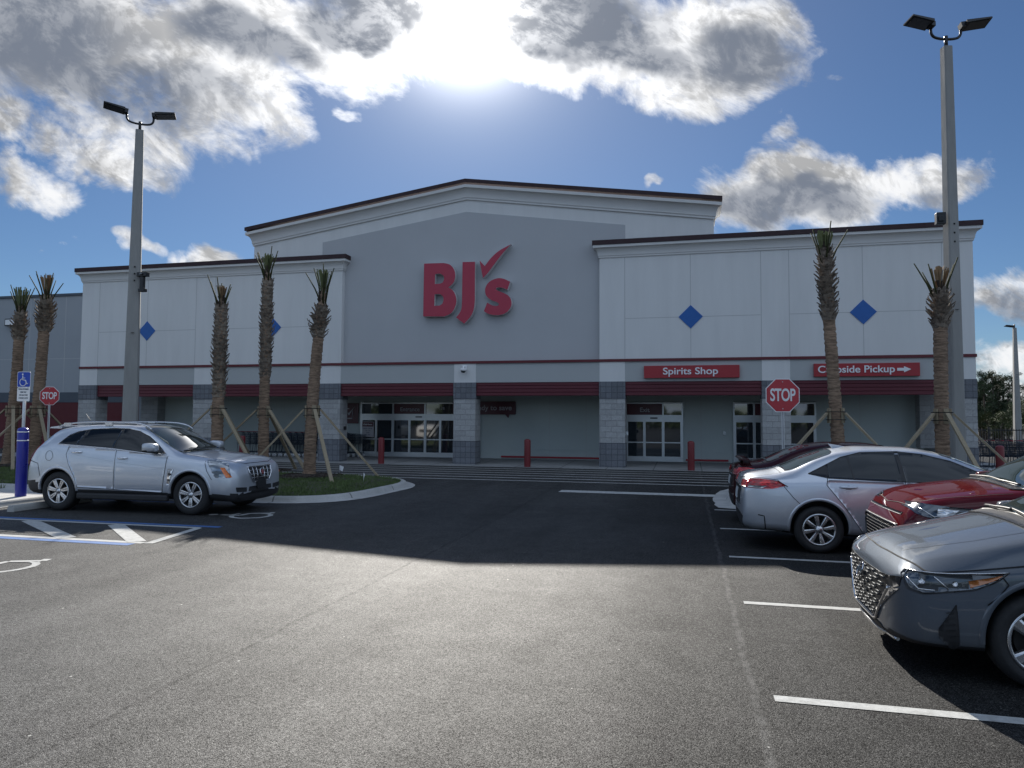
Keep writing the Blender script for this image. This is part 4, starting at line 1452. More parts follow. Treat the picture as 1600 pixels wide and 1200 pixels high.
class Car:
    def __init__(s, name, label, cat, loc, rz, keys, paint, wheels, R_, arch_r, dark_low=None, passes=2):
        s.root = thing(name, label, cat, loc, rz)
        s.paint = paint
        me = loft_body(keys, passes=passes)
        s.bvh = BVHTree.FromPolygons([v.co.copy() for v in me.vertices], [tuple(p.vertices) for p in me.polygons])
        s.kx = (keys[0][0], keys[-1][0])
        # cut the wheel arches
        tmp = bpy.data.objects.new('tmp', me)
        COL.objects.link(tmp)
        me.materials.append(paint)
        me.materials.append(M['trim_black'])
        cutters = []
        for wx in wheels:
            for sy in (-1, 1):
                mb = MB()
                mb.lathe([(0.0, 0.52), (arch_r, 0.52), (arch_r, 1.3), (0.0, 1.3)], 48, 0, (wx, 0, R_ + 0.02), 'y', smooth=False)
                mb.v = [(x, y * sy, z) for x, y, z in mb.v]
                c = mb.build('cut', M['trim_black'])
                bmm = bmesh.new()
                bmm.from_mesh(c.data)
                bmesh.ops.remove_doubles(bmm, verts=bmm.verts, dist=1e-5)
                bmesh.ops.recalc_face_normals(bmm, faces=bmm.faces)
                bmm.to_mesh(c.data)
                bmm.free()
                md = tmp.modifiers.new('b', 'BOOLEAN')
                md.operation = 'DIFFERENCE'
                md.solver = 'EXACT'
                md.object = c
                cutters.append(c)
        dg = bpy.context.evaluated_depsgraph_get()
        nm = bpy.data.meshes.new_from_object(tmp.evaluated_get(dg))
        bpy.data.objects.remove(tmp)
        for c in cutters:
            bpy.data.objects.remove(c)
        nm.name = 'body'
        nm.materials.clear()
        nm.materials.append(paint)
        nm.materials.append(M['trim_black'])
        for p in nm.polygons:
            p.material_index = 0
            for wx in wheels:
                d = Vector((p.center.x - wx, p.center.z - R_ - 0.02))
                if d.length < arch_r + 0.004 and 0.50 < abs(p.center.y):
                    inward = Vector((p.normal.x, p.normal.z)).dot(-d)
                    if d.length < arch_r - 0.01 or inward > 0.5 * d.length:
                        p.material_index = 1
            if p.center.z < 0.27:
                p.material_index = 1
            if dark_low and dark_low(p.center):
                p.material_index = 1
            p.use_smooth = p.material_index == 0 or abs(p.center.y) > 0.5 and p.center.z < 0.9
        nm.set_sharp_from_angle(angle=R(38))
        s.body = bpy.data.objects.new('body', nm)
        COL.objects.link(s.body)
        s.body.parent = s.root
        s.wheels, s.R, s.ar = wheels, R_, arch_r
        # arch lips
        s.axis = {}

    def cast(s, a, b, axis):
        if axis == 'L':
            o, d = Vector((a, 3, b)), Vector((0, -1, 0))
        elif axis == 'R':
            o, d = Vector((a, -3, b)), Vector((0, 1, 0))
        elif axis == 'F':
            o, d = Vector((5, a, b)), Vector((-1, 0, 0))
        elif axis == 'B':
            o, d = Vector((-5, a, b)), Vector((1, 0, 0))
        elif axis == 'FR':      # front quarter, right side: a along the corner, b height
            dirv_ = Vector((-1, 1, 0)).normalized()
            t = Vector((1, 1, 0)).normalized()
            o, d = Vector((3, -3, b)) + t * a, dirv_
        elif axis == 'FL':
            dirv_ = Vector((-1, -1, 0)).normalized()
            t = Vector((1, -1, 0)).normalized()
            o, d = Vector((3, 3, b)) + t * a, dirv_
        else:
            o, d = Vector((a, b, 4)), Vector((0, 0, -1))
        h = s.bvh.ray_cast(o, d)
        if h[0] is None:
            q = o + d * 2.2
            h = s.bvh.find_nearest(q)
        n = h[1]
        if n.dot(d) > 0:
            n = -n
        return h[0], n

    def patch(s, name, poly, axis, m, off=0.004, par=None, cell=0.05, label=None):
        bm = bmesh.new()
        vv = [bm.verts.new((p[0], p[1], 0)) for p in poly]
        bm.faces.new(vv)
        xs_ = [p[0] for p in poly]
        ys_ = [p[1] for p in poly]
        for ax, lo, hi in ((0, min(xs_), max(xs_)), (1, min(ys_), max(ys_))):
            k = math.floor(lo / cell) * cell + cell
            while k < hi:
                bmesh.ops.bisect_plane(bm, geom=bm.verts[:] + bm.edges[:] + bm.faces[:], plane_co=(k, 0, 0) if ax == 0 else (0, k, 0), plane_no=(1, 0, 0) if ax == 0 else (0, 1, 0))
                k += cell
        bmesh.ops.triangulate(bm, faces=[f for f in bm.faces if len(f.verts) > 4])
        res, nrm = [], []
        for v in bm.verts:
            p, n = s.cast(v.co.x, v.co.y, axis)
            res.append(p + n * off)
            nrm.append(n)
        bnd = [e for e in bm.edges if e.is_boundary]
        idx = {v: i for i, v in enumerate(bm.verts)}
        mb = MB()
        fs = [tuple(idx[v] for v in f.verts) for f in bm.faces]
        mb.add(res, fs, 0, True)
        o0 = len(res)
        mb.v += [tuple(p - n * (off + 0.006)) for p, n in zip(res, nrm)]
        for e in bnd:
            a, b = idx[e.verts[0]], idx[e.verts[1]]
            mb.f.append((a, b, o0 + b, o0 + a))
            mb.m.append(0)
            mb.sm.append(False)
        bm.free()
        o = mb.build(name, m, par or s.root, fix=False)
        # consistent outward normals
        me = o.data
        flip = 0
        for p in me.polygons[:len(fs)]:
            if p.normal.dot(nrm[p.vertices[0]]) < 0:
                flip += 1
        if flip > len(fs) / 2:
            me.flip_normals()
        used = set(i for p in me.polygons for i in p.vertices)
        if len(used) < len(me.vertices):
            bm2 = bmesh.new()
            bm2.from_mesh(me)
            bmesh.ops.delete(bm2, geom=[v for v in bm2.verts if not v.link_faces], context='VERTS')
            bm2.to_mesh(me)
            bm2.free()
        if label:
            o['label'] = label
        return o

    def path3(s, pts, axis, off=0.004, step=0.04, closed=False):
        P_ = list(pts) + ([pts[0]] if closed else [])
        out = []
        for a, b in zip(P_[:-1], P_[1:]):
            L = math.hypot(b[0] - a[0], b[1] - a[1])
            n = max(1, int(L / step))
            for i in range(n):
                t = i / n
                out.append((a[0] + (b[0] - a[0]) * t, a[1] + (b[1] - a[1]) * t))
        out.append(P_[-1])
        r = []
        for a, b in out:
            p, n = s.cast(a, b, axis)
            r.append((p + n * off, n))
        return r

    def seams(s, lists, name='panel_gap', w=0.007, m=None, par=None, off=0.0045):
        mb = MB()
        for pts, axis in lists:
            r = s.path3(pts, axis, off)
            vs = []
            for i, (p, n) in enumerate(r):
                t = (r[min(i + 1, len(r) - 1)][0] - r[max(i - 1, 0)][0]).normalized()
                x = t.cross(n).normalized() * w / 2
                vs += [p - x, p + x]
            mb.add(vs, [(2 * i, 2 * i + 1, 2 * i + 3, 2 * i + 2) for i in range(len(r) - 1)], 0, True)
        return mb.build(name, m or M['seam'], par or s.root, fix=False)

    def trim(s, lists, name, rad, m, par=None, off=0.004, closed=False):
        mb = MB()
        for pts, axis in lists:
            r = s.path3(pts, axis, off, closed=closed)
            mb.tube([p for p, n in r], rad, 6)
        return mb.build(name, m, par or s.root)

    def wheel(s, wx, sy, W_, rim_r, style, m_rim=None, face=0.86):
        """tyre with sidewall, dished rim with spokes, hub and disc; outer face at |y| = face"""
        Rt = s.R
        mb = MB()
        prof = [(rim_r - 0.005, -0.02), (rim_r + 0.012, -0.004), (rim_r + 0.05, 0.006), (Rt - 0.045, 0.004), (Rt - 0.015, -0.012), (Rt - 0.002, -0.04),
                (Rt, -0.06), (Rt, -W_ + 0.06), (Rt - 0.015, -W_ + 0.012), (Rt - 0.05, -W_), (rim_r, -W_ + 0.01), (rim_r - 0.02, -W_ + 0.05), (rim_r - 0.02, -0.03), (rim_r - 0.005, -0.02)]
        mb.lathe(prof, 56, 0, (0, 0, 0), 'y')
        t = mb.build('wheel', M['rubber'], s.root)
        mr = m_rim or M['silverm']
        mb = MB()
        mb.lathe([(rim_r + 0.004, -0.006), (rim_r - 0.006, 0.002), (rim_r - 0.018, -0.004), (rim_r - 0.024, -0.03), (rim_r - 0.03, -0.12)], 56, 0, (0, 0, 0), 'y')
        mb.lathe([(rim_r - 0.03, -0.12), (0.0, -0.12)], 40, 1, (0, 0, 0), 'y')
        mb.lathe([(0.16, -0.085), (0.16, -0.10), (0.0, -0.085), ], 32, 2, (0, 0, 0), 'y')
        mb.lathe([(0.0, 0.004), (0.028, 0.003), (0.036, -0.006), (0.05, -0.012), (0.062, -0.035), (0.07, -0.08)], 24, 0, (0, 0, 0), 'y')

        def spoke(a, w0, w1, r0_, r1_, y0_, y1_, skew=0.0):
            ca, sa = math.cos(a), math.sin(a)
            ca2, sa2 = math.cos(a + skew), math.sin(a + skew)
            vs = []
            for (r_, w_, y_, c_, s_) in ((r0_, w0, y0_, ca, sa), ((r0_ + r1_) / 2, (w0 + w1) / 2, (y0_ + y1_) / 2 + 0.003, (ca + ca2) / 2, (sa + sa2) / 2), (r1_, w1, y1_, ca2, sa2)):
                px_, pz_ = r_ * c_, r_ * s_
                nx, nz = -sa, ca
                vs += [(px_ - nx * w_ / 2, y_, pz_ - nz * w_ / 2), (px_ - nx * w_ * 0.3, y_ + 0.007, pz_ - nz * w_ * 0.3), (px_ + nx * w_ * 0.3, y_ + 0.007, pz_ + nz * w_ * 0.3), (px_ + nx * w_ / 2, y_, pz_ + nz * w_ / 2),
                       (px_ + nx * w_ / 2, y_ - 0.035, pz_ + nz * w_ / 2), (px_ - nx * w_ / 2, y_ - 0.035, pz_ - nz * w_ / 2)]
            fs = []
            for k in range(2):
                for j in range(6):
                    j2 = (j + 1) % 6
                    fs.append((k * 6 + j, k * 6 + j2, k * 6 + 6 + j2, k * 6 + 6 + j))
            fs += [(0, 1, 2, 3, 4, 5), (17, 16, 15, 14, 13, 12)]
            mb.add(vs, fs, 0, False)
        n, kind, ph = style
        for i in range(n):
            a = 2 * PI * i / n + ph
            if kind == 'double':
                for d in (-0.085, 0.085):
                    spoke(a + d * 1.9, 0.034, 0.040, 0.055, rim_r - 0.012, -0.02, -0.010, -d * 0.75)
            elif kind == 'wide':
                spoke(a, 0.030, 0.062, 0.045, rim_r - 0.012, -0.022, -0.010)
            else:
                spoke(a, 0.045, 0.085, 0.045, rim_r - 0.012, -0.02, -0.008, 0.12)
        for i in range(5):
            a = 2 * PI * i / 5 + 0.3
            mb.lathe([(0.0, 0.0), (0.009, 0.0), (0.010, -0.02)], 8, 2, (0.043 * math.cos(a) * 1.25, -0.008, 0.043 * math.sin(a) * 1.25), 'y')
        rim = mb.build('rim', [mr, M['black'], M['brake']], t)
        if sy < 0:
            for o in (t, rim):
                o.data.transform(Matrix.Diagonal((1, -1, 1, 1)))
                o.data.flip_normals()
        t.location = (wx, sy * face, Rt)
        return t

    def all_wheels(s, W_, rim_r, style, m_rim=None, face=0.86):
        for wx in s.wheels:
            for sy in (-1, 1):
                s.wheel(wx, sy, W_, rim_r, style, m_rim, face)

    def lips(s, w=0.02, out=0.006, m=None, a0=-8, a1=188, wid=0.035):
        """raised wheel-arch mouldings"""
        for wx in s.wheels:
            for ax in ('L', 'R'):
                mb = MB()
                vs = []
                n = 36
                for i in range(n + 1):
                    a = R(a0 + (a1 - a0) * i / n)
                    for rad, o_ in ((s.ar - 0.002, -0.02), (s.ar - 0.001, out), (s.ar + wid, out * 0.8), (s.ar + wid + 0.012, -0.004)):
                        x, z = wx + rad * math.cos(a), s.R + 0.02 + rad * math.sin(a)
                        p, nn = s.cast(x, z, ax)
                        vs.append(Vector((x, p.y + (o_ if ax == 'L' else -o_), z)))
                fs = []
                for i in range(n):
                    for j in range(3):
                        fs.append((i * 4 + j, i * 4 + j + 1, (i + 1) * 4 + j + 1, (i + 1) * 4 + j))
                mb.add(vs, fs, 0, True)
                mb.build('wheel_arch', m or s.paint, s.root)

    def handle(s, x, z, ax, m, L=0.20, par=None):
        p, n = s.cast(x, z, ax)
        mb = MB()
        sy = 1 if ax == 'L' else -1
        pts = [Vector((x - L / 2 + L * t, p.y + sy * (0.004 + 0.032 * math.sin(PI * min(1, max(0, t)))), z + 0.004)) for t in [i / 8 for i in range(9)]]
        mb.tube(pts, [0.012, 0.018, 0.020, 0.020, 0.020, 0.020, 0.020, 0.018, 0.012], 8)
        mb.lathe([(0.0, 0.0), (0.038, 0.0)], 14, 1, (x, p.y + sy * 0.005, z - 0.012), 'y')
        return mb.build('door_handle', [m, M['seam']], par or s.root)

    def mirror(s, x, y, z, m, sx=0.16, sz=0.13, sy=0.20, side=-1):
        me = bpy.data.meshes.new('wing_mirror')
        bm = bmesh.new()
        bmesh.ops.create_cube(bm, size=1.0)
        for v in bm.verts:
            k = 0.78 if v.co.x > 0 else 1.0
            v.co = Vector((v.co.x * sx, v.co.y * sy * k, v.co.z * sz * k))
        bmesh.ops.subdivide_edges(bm, edges=bm.edges[:], cuts=3, use_grid_fill=True)
        for _ in range(4):
            bmesh.ops.smooth_vert(bm, verts=bm.verts, factor=0.5, use_axis_x=True, use_axis_y=True, use_axis_z=True)
        for f in bm.faces:
            f.smooth = True
            c = f.calc_center_median()
            if c.z < -sz * 0.28:
                f.material_index = 1
            if c.x < -sx * 0.40:
                f.material_index = 2
        bm.to_mesh(me)
        bm.free()
        for mm in (m, M['trim_black'], M['carglass']):
            me.materials.append(mm)
        o = bpy.data.objects.new('wing_mirror', me)
        COL.objects.link(o)
        o.parent = s.root
        o.location = (x, side * y, z)
        mb = MB()
        mb.beam((0.0, -side * 0.03, -sz * 0.35), (0.02, -side * (sy * 0.5 + 0.10), -sz * 0.5), 0.06, 0.03)
        mb.build('mirror_arm', M['trim_black'], o)
        return o

    def plate_box(s, name, c, size, m, rot=0.0, par=None):
        mb = MB()
        mb.rbox((0, 0, 0), size)
        o = mb.build(name, m, par or s.root)
        o.location = c
        o.rotation_euler = (0, rot, 0)
        return o


def mirror_poly(p):
    return [(-a, b) for a, b in p]


def disc_pts(cx, cy, r, n=24, ry=None):
    ry = ry or r
    return [(cx + r * math.cos(2 * PI * i / n), cy + ry * math.sin(2 * PI * i / n)) for i in range(n)]


# ---- silver crossover (faces +X)
suv_keys = [  # x, zu, ws, zs, wm, zm, wb, zb, wh, zh, zt
    (-2.43, .36, .60, .42, .66, .60, .64, .74, .55, .84, .88),
    (-2.40, .32, .72, .38, .78, .60, .75, .82, .62, .92, .96),
    (-2.32, .28, .80, .34, .85, .60, .82, .98, .66, 1.06, 1.10),
    (-2.18, .25, .84, .32, .90, .62, .86, 1.14, .68, 1.24, 1.28),
    (-2.00, .24, .87, .32, .925, .64, .885, 1.22, .655, 1.42, 1.48),
    (-1.82, .23, .88, .32, .935, .66, .895, 1.25, .63, 1.55, 1.60),
    (-1.50, .22, .90, .32, .945, .70, .90, 1.25, .63, 1.60, 1.655),
    (-0.90, .22, .90, .32, .945, .70, .905, 1.20, .635, 1.63, 1.685),
    (-0.30, .22, .90, .32, .945, .70, .905, 1.15, .64, 1.625, 1.68),
    (0.10, .22, .90, .32, .945, .68, .905, 1.12, .65, 1.56, 1.63),
    (0.42, .22, .90, .32, .945, .66, .91, 1.09, .67, 1.41, 1.49),
    (0.75, .22, .90, .32, .945, .64, .92, 1.06, .71, 1.23, 1.30),
    (0.98, .22, .90, .32, .945, .62, .925, 1.03, .75, 1.135, 1.18),
    (1.35, .22, .90, .32, .95, .60, .925, .99, .77, 1.08, 1.13),
    (1.75, .22, .89, .30, .945, .58, .91, .95, .77, 1.035, 1.09),
    (2.05, .22, .87, .29, .925, .56, .885, .91, .74, .99, 1.045),
    (2.20, .22, .83, .28, .885, .54, .845, .87, .70, .95, 1.00),
    (2.30, .23, .76, .28, .815, .52, .78, .80, .65, .88, .925),
    (2.36, .25, .66, .29, .72, .50, .69, .70, .58, .76, .80),
]


def fx(x):
    """front overhang of the crossover"""
    return x if x < 1.6 else 1.6 + (x - 1.6) * 0.76


suv_keys = [(fx(k[0]) if k[0] > 0 else k[0] * .985,) + k[1:] for k in suv_keys]
suv = Car('silver_crossover', 'silver crossover with roof rails parked side on beside the blue bollard', 'car', (-10.25, 12.36, 0), R(2.0), suv_keys, M['silver'], (1.32, -1.55), 0.375, 0.41,
          dark_low=lambda c: c.z < 0.40 and (abs(c.y) > 0.6 or abs(c.x) > 1.9) or (c.x < -1.95 and c.z < 0.56))
suv.all_wheels(0.235, 0.235, (7, 'double', 0.22), face=0.905)
suv.lips(m=M['silver'], wid=0.04, a0=0, a1=180)
win = [(-1.60, 1.275), (-1.44, 1.45), (-1.28, 1.52), (-1.02, 1.565), (-.55, 1.59), (-.20, 1.58), (.05, 1.535), (.28, 1.44), (.52, 1.29), (.78, 1.105), (.45, 1.115), (-.37, 1.20)]
for ax, sd in (('R', -1), ('L', 1)):
    d1 = suv.patch('rear_door', rnd([(-1.33, 1.235), (-1.37, 1.08), (-1.30, .90), (-1.16, .66), (-1.10, .47), (-.30, .445), (-.285, 1.175)], .05, 3), ax, M['silver'], .003)
    d2 = suv.patch('front_door', rnd([(-.275, 1.175), (-.29, .445), (.74, .41), (.80, .80), (.83, 1.075)], .03, 3), ax, M['silver'], .003)
    suv.patch('window_surround', win, ax, M['black'], .0035, cell=.06)
    suv.patch('quarter_window', [(-1.60, 1.275), (-1.44, 1.45), (-1.28, 1.52), (-1.06, 1.56), (-1.19, 1.255)], ax, M['carglass'], .006, cell=.04)
    suv.patch('rear_window', [(-1.165, 1.255), (-1.04, 1.563), (-.55, 1.59), (-.31, 1.585), (-.385, 1.20)], ax, M['carglass'], .006, cell=.04)
    suv.patch('front_window', [(-.355, 1.198), (-.28, 1.585), (-.20, 1.58), (.05, 1.535), (.28, 1.44), (.52, 1.29), (.76, 1.11), (.45, 1.115)], ax, M['carglass'], .006, cell=.04)
    suv.trim([(win, ax)], 'window_trim', .008, M['chrome'], closed=True, off=.010)
    suv.seams([([(-1.33, 1.24), (-1.37, 1.08), (-1.30, .90), (-1.16, .66), (-1.10, .46)], ax), ([(-.28, 1.18), (-.295, .44)], ax), ([(.83, 1.08), (.80, .80), (.745, .40)], ax), ([(-1.10, .462), (-.29, .442), (.745, .405)], ax),
               ([(1.60, 1.00), (1.67, .82), (1.78, .665)], ax), ([(-2.28, .96), (-2.02, .90), (-1.95, .66)], ax)], w=.009)
    suv.seams([(disc_pts(-1.76, 1.05, .085, 18, .095) + [(-1.675, 1.05)], ax)], 'fuel_lid', w=.006)
    suv.trim([([(-1.30, 1.10), (-.8, 1.03), (-.25, .955), (.3, .90), (.80, .845)], ax)], 'door_crease', .005, M['silver'], off=.0)
    suv.handle(-1.13, 1.125, ax, M['chrome'], .24, d1)
    suv.handle(-.12, 1.025, ax, M['chrome'], .22, d2)
    v = suv.patch('fender_vent', rnd([(.865, .85), (.985, .85), (.93, .70), (.90, .545), (.855, .545)], .015, 2), ax, M['chrome'], .010, cell=.03)
    suv.patch('vent_slot', [(.885, .765), (.945, .765), (.93, .735), (.885, .735)], ax, M['black'], .014, v, cell=.03)
    suv.patch('vent_slot', [(.875, .66), (.915, .66), (.91, .63), (.872, .63)], ax, M['black'], .014, v, cell=.03)
    suv.patch('tail_light', [(-2.02, 1.30), (-2.17, 1.27), (-2.32, 1.02), (-2.36, .86), (-2.30, .84), (-2.24, .98), (-2.14, 1.12)], ax, M['redlens'], .010, cell=.04)
    hl = suv.patch('headlight', rnd([(fx(a_), b_) for a_, b_ in [(1.60, 1.035), (1.72, .93), (1.84, .78), (1.93, .70), (2.27, .70), (2.22, .86), (2.12, .965), (1.85, 1.02)]], .02, 2), ax, M['lens'], .008, cell=.03)
    suv.patch('indicator', [(fx(a_), b_) for a_, b_ in [(2.02, .885), (2.12, .885), (2.28, .71), (2.18, .705)]], ax, M['amber'], .014, hl, cell=.03)
    # roof rail
    mb = MB()
    pts = [(-1.86, sd * .60, 1.60), (-1.70, sd * .60, 1.655), (-1.30, sd * .595, 1.695), (-.7, sd * .60, 1.705), (-.15, sd * .605, 1.69), (.12, sd * .61, 1.64), (.25, sd * .615, 1.565)]
    mb.tube(smooth_poly(pts, False, 4), .016, 8)
    for q in ((-1.66, sd * .60, 1.61), (-.72, sd * .60, 1.63)):
        mb.rbox((q[0], q[1], q[2] + .04), (.16, .03, .07), m=0)
    mb.build('roof_rail', M['silverm'], suv.root)
    suv.mirror(.55, 1.02, 1.235, M['silver'], .27, .20, .25, sd)
    mb = MB()
    mb.rbox((-.12, sd * .90, .30), (1.96, .10, .12))
    bevel(mb.build('sill_trim', M['trim_black'], suv.root), .03)
    # bumper intakes, fog area
    suv.patch('intake', rnd([(sd * .46, .415), (sd * .74, .43), (sd * .765, .52), (sd * .46, .50)], .015, 2), 'F', M['trim_black'], .006, cell=.04)
suv.patch('windscreen', rnd([(1.00, -.70), (.55, -.655), (.10, -.58), (.00, -.50), (-.02, 0), (.00, .50), (.10, .58), (.55, .655), (1.00, .70), (1.06, .5), (1.08, 0), (1.06, -.5)], .03, 2), 'T', M['windglass'], .006, cell=.06)
suv.patch('sunroof', rnd([(-.15, -.46), (-1.35, -.44), (-1.35, .44), (-.15, .46)], .06, 3), 'T', M['carglass'], .006, cell=.1)
suv.patch('rear_window', [(-.60, 1.16), (-.52, 1.50), (.52, 1.50), (.60, 1.16)], 'B', M['carglass'], .006)
suv.seams([([(fx(a_), b_) for a_, b_ in [(1.02, -.74), (1.35, -.765), (1.75, -.745), (2.05, -.69), (2.20, -.60), (2.27, -.40), (2.285, 0), (2.27, .40), (2.20, .60), (2.05, .69), (1.75, .745), (1.35, .765), (1.02, .74)]], 'T')], 'bonnet_gap', w=.010)
suv.seams([([(1.12, -.30), (1.6, -.33), (1.94, -.30), (2.06, -.24)], 'T'), ([(1.12, .30), (1.6, .33), (1.94, .30), (2.06, .24)], 'T')], 'bonnet_crease', w=.004, m=M['silverm'])
gr = suv.patch('grille', rnd([(-.38, .86), (.38, .86), (.36, .74), (.26, .60), (-.26, .60), (-.36, .74)], .03, 2), 'F', M['black'], .008, cell=.03)
suv.trim([(rnd([(-.395, .875), (.395, .875), (.375, .735), (.27, .585), (-.27, .585), (-.375, .735)], .03, 2), 'F')], 'grille_frame', .012, M['chrome'], gr, closed=True, off=.014)
suv.trim([([(-.37, .80), (.37, .80)], 'F'), ([(-.35, .73), (.35, .73)], 'F'), ([(-.31, .665), (.31, .665)], 'F')] + [([(x, .60), (x * 1.05, .86)], 'F') for x in (-.24, -.12, .12, .24)], 'grille_bar', .0065, M['chrome'], gr, off=.014)
p, n = suv.cast(0, .76, 'F')
mb = MB()
mb.tube([(0, .075 * math.cos(t), .075 * math.sin(t)) for t in [i * PI / 12 for i in range(25)]], .009, 8)
mb.prism([(-.042, .042), (.042, .042), (.038, -.01), (0, -.05), (-.038, -.01)], -.006, .006, plane='yz')
em = mb.build('emblem', M['chrome'], gr)
em.location = (p.x + .045, 0, .76)
em.rotation_euler = (0, R(-14), 0)
suv.patch('intake', rnd([(-.40, .42), (.40, .42), (.38, .505), (-.38, .505)], .015, 2), 'F', M['trim_black'], .006, cell=.04)
suv.patch('lower_bumper', rnd([(-.70, .245), (.70, .245), (.74, .36), (.40, .395), (-.40, .395), (-.74, .36)], .02, 2), 'F', M['trim_black'], .008, cell=.05)
pl = suv.plate_box('front_plate', (fx(2.36) + .045, 0, .53), (.02, .31, .155), M['black'], R(-6))
suv.trim([([(.98, -.66), (1.02, -.30), (1.01, .05)], 'T'), ([(1.02, .0), (1.03, .35), (.99, .62)], 'T')], 'wiper', .010, M['black'], off=.03)
mb = MB()
mb.tube([(-1.62, 0.0, 1.65), (-1.80, 0.0, 1.86)], [.006, .003], 6)
mb.build('antenna', M['black'], suv.root)
mb = MB()
mb.prism([(-1.80, 1.635), (-2.10, 1.60), (-2.12, 1.575), (-1.85, 1.57)], -.56, .56)
bevel(mb.build('roof_spoiler', M['silver'], suv.root), .01)


# ---- silver sedan seen from behind (faces +X)
def sedan_keys(dz=0.0):
    return [
        (-2.34, .34, .50, .40, .58, .55, .58, .70, .50, .78 + dz, .82 + dz),
        (-2.325, .30, .64, .36, .72, .56, .72, .78, .62, .90 + dz, .93 + dz),
        (-2.27, .26, .73, .33, .79, .58, .785, .86, .66, .985 + dz, 1.015 + dz),
        (-2.12, .23, .80, .30, .85, .60, .835, .93, .68, 1.025 + dz, 1.06 + dz),
        (-1.90, .22, .83, .30, .875, .60, .85, .96, .685, 1.055 + dz, 1.09),
        (-1.68, .20, .84, .28, .885, .62, .86, .97, .66, 1.11, 1.16),
        (-1.35, .19, .84, .27, .885, .62, .865, .98, .60, 1.26, 1.31),
        (-1.05, .19, .84, .26, .885, .62, .865, .98, .57, 1.355, 1.40),
        (-.65, .19, .84, .26, .885, .62, .865, .98, .57, 1.40, 1.445),
        (-.15, .19, .84, .26, .885, .62, .865, .97, .575, 1.395, 1.44),
        (.25, .19, .84, .26, .885, .60, .865, .96, .585, 1.335, 1.385),
        (.60, .19, .84, .26, .885, .60, .865, .95, .615, 1.215, 1.27),
        (.95, .19, .84, .26, .885, .58, .865, .93, .67, 1.06, 1.11),
        (1.15, .19, .84, .26, .885, .56, .86, .91, .70, .985, 1.035),
        (1.60, .19, .83, .26, .875, .54, .84, .85, .68, .92, .965),
        (2.00, .19, .78, .26, .82, .50, .78, .76, .60, .83, .87),
        (2.20, .20, .68, .27, .72, .48, .69, .66, .50, .72, .76),
        (2.30, .24, .50, .30, .56, .46, .54, .56, .40, .60, .63)]


swin = [(-1.47, 1.075), (-1.30, 1.16), (-1.03, 1.30), (-.78, 1.365), (-.31, 1.385), (.0, 1.35), (.33, 1.27), (.62, 1.14), (.84, 1.01), (.47, 1.00), (-.32, .995), (-1.22, 1.025)]


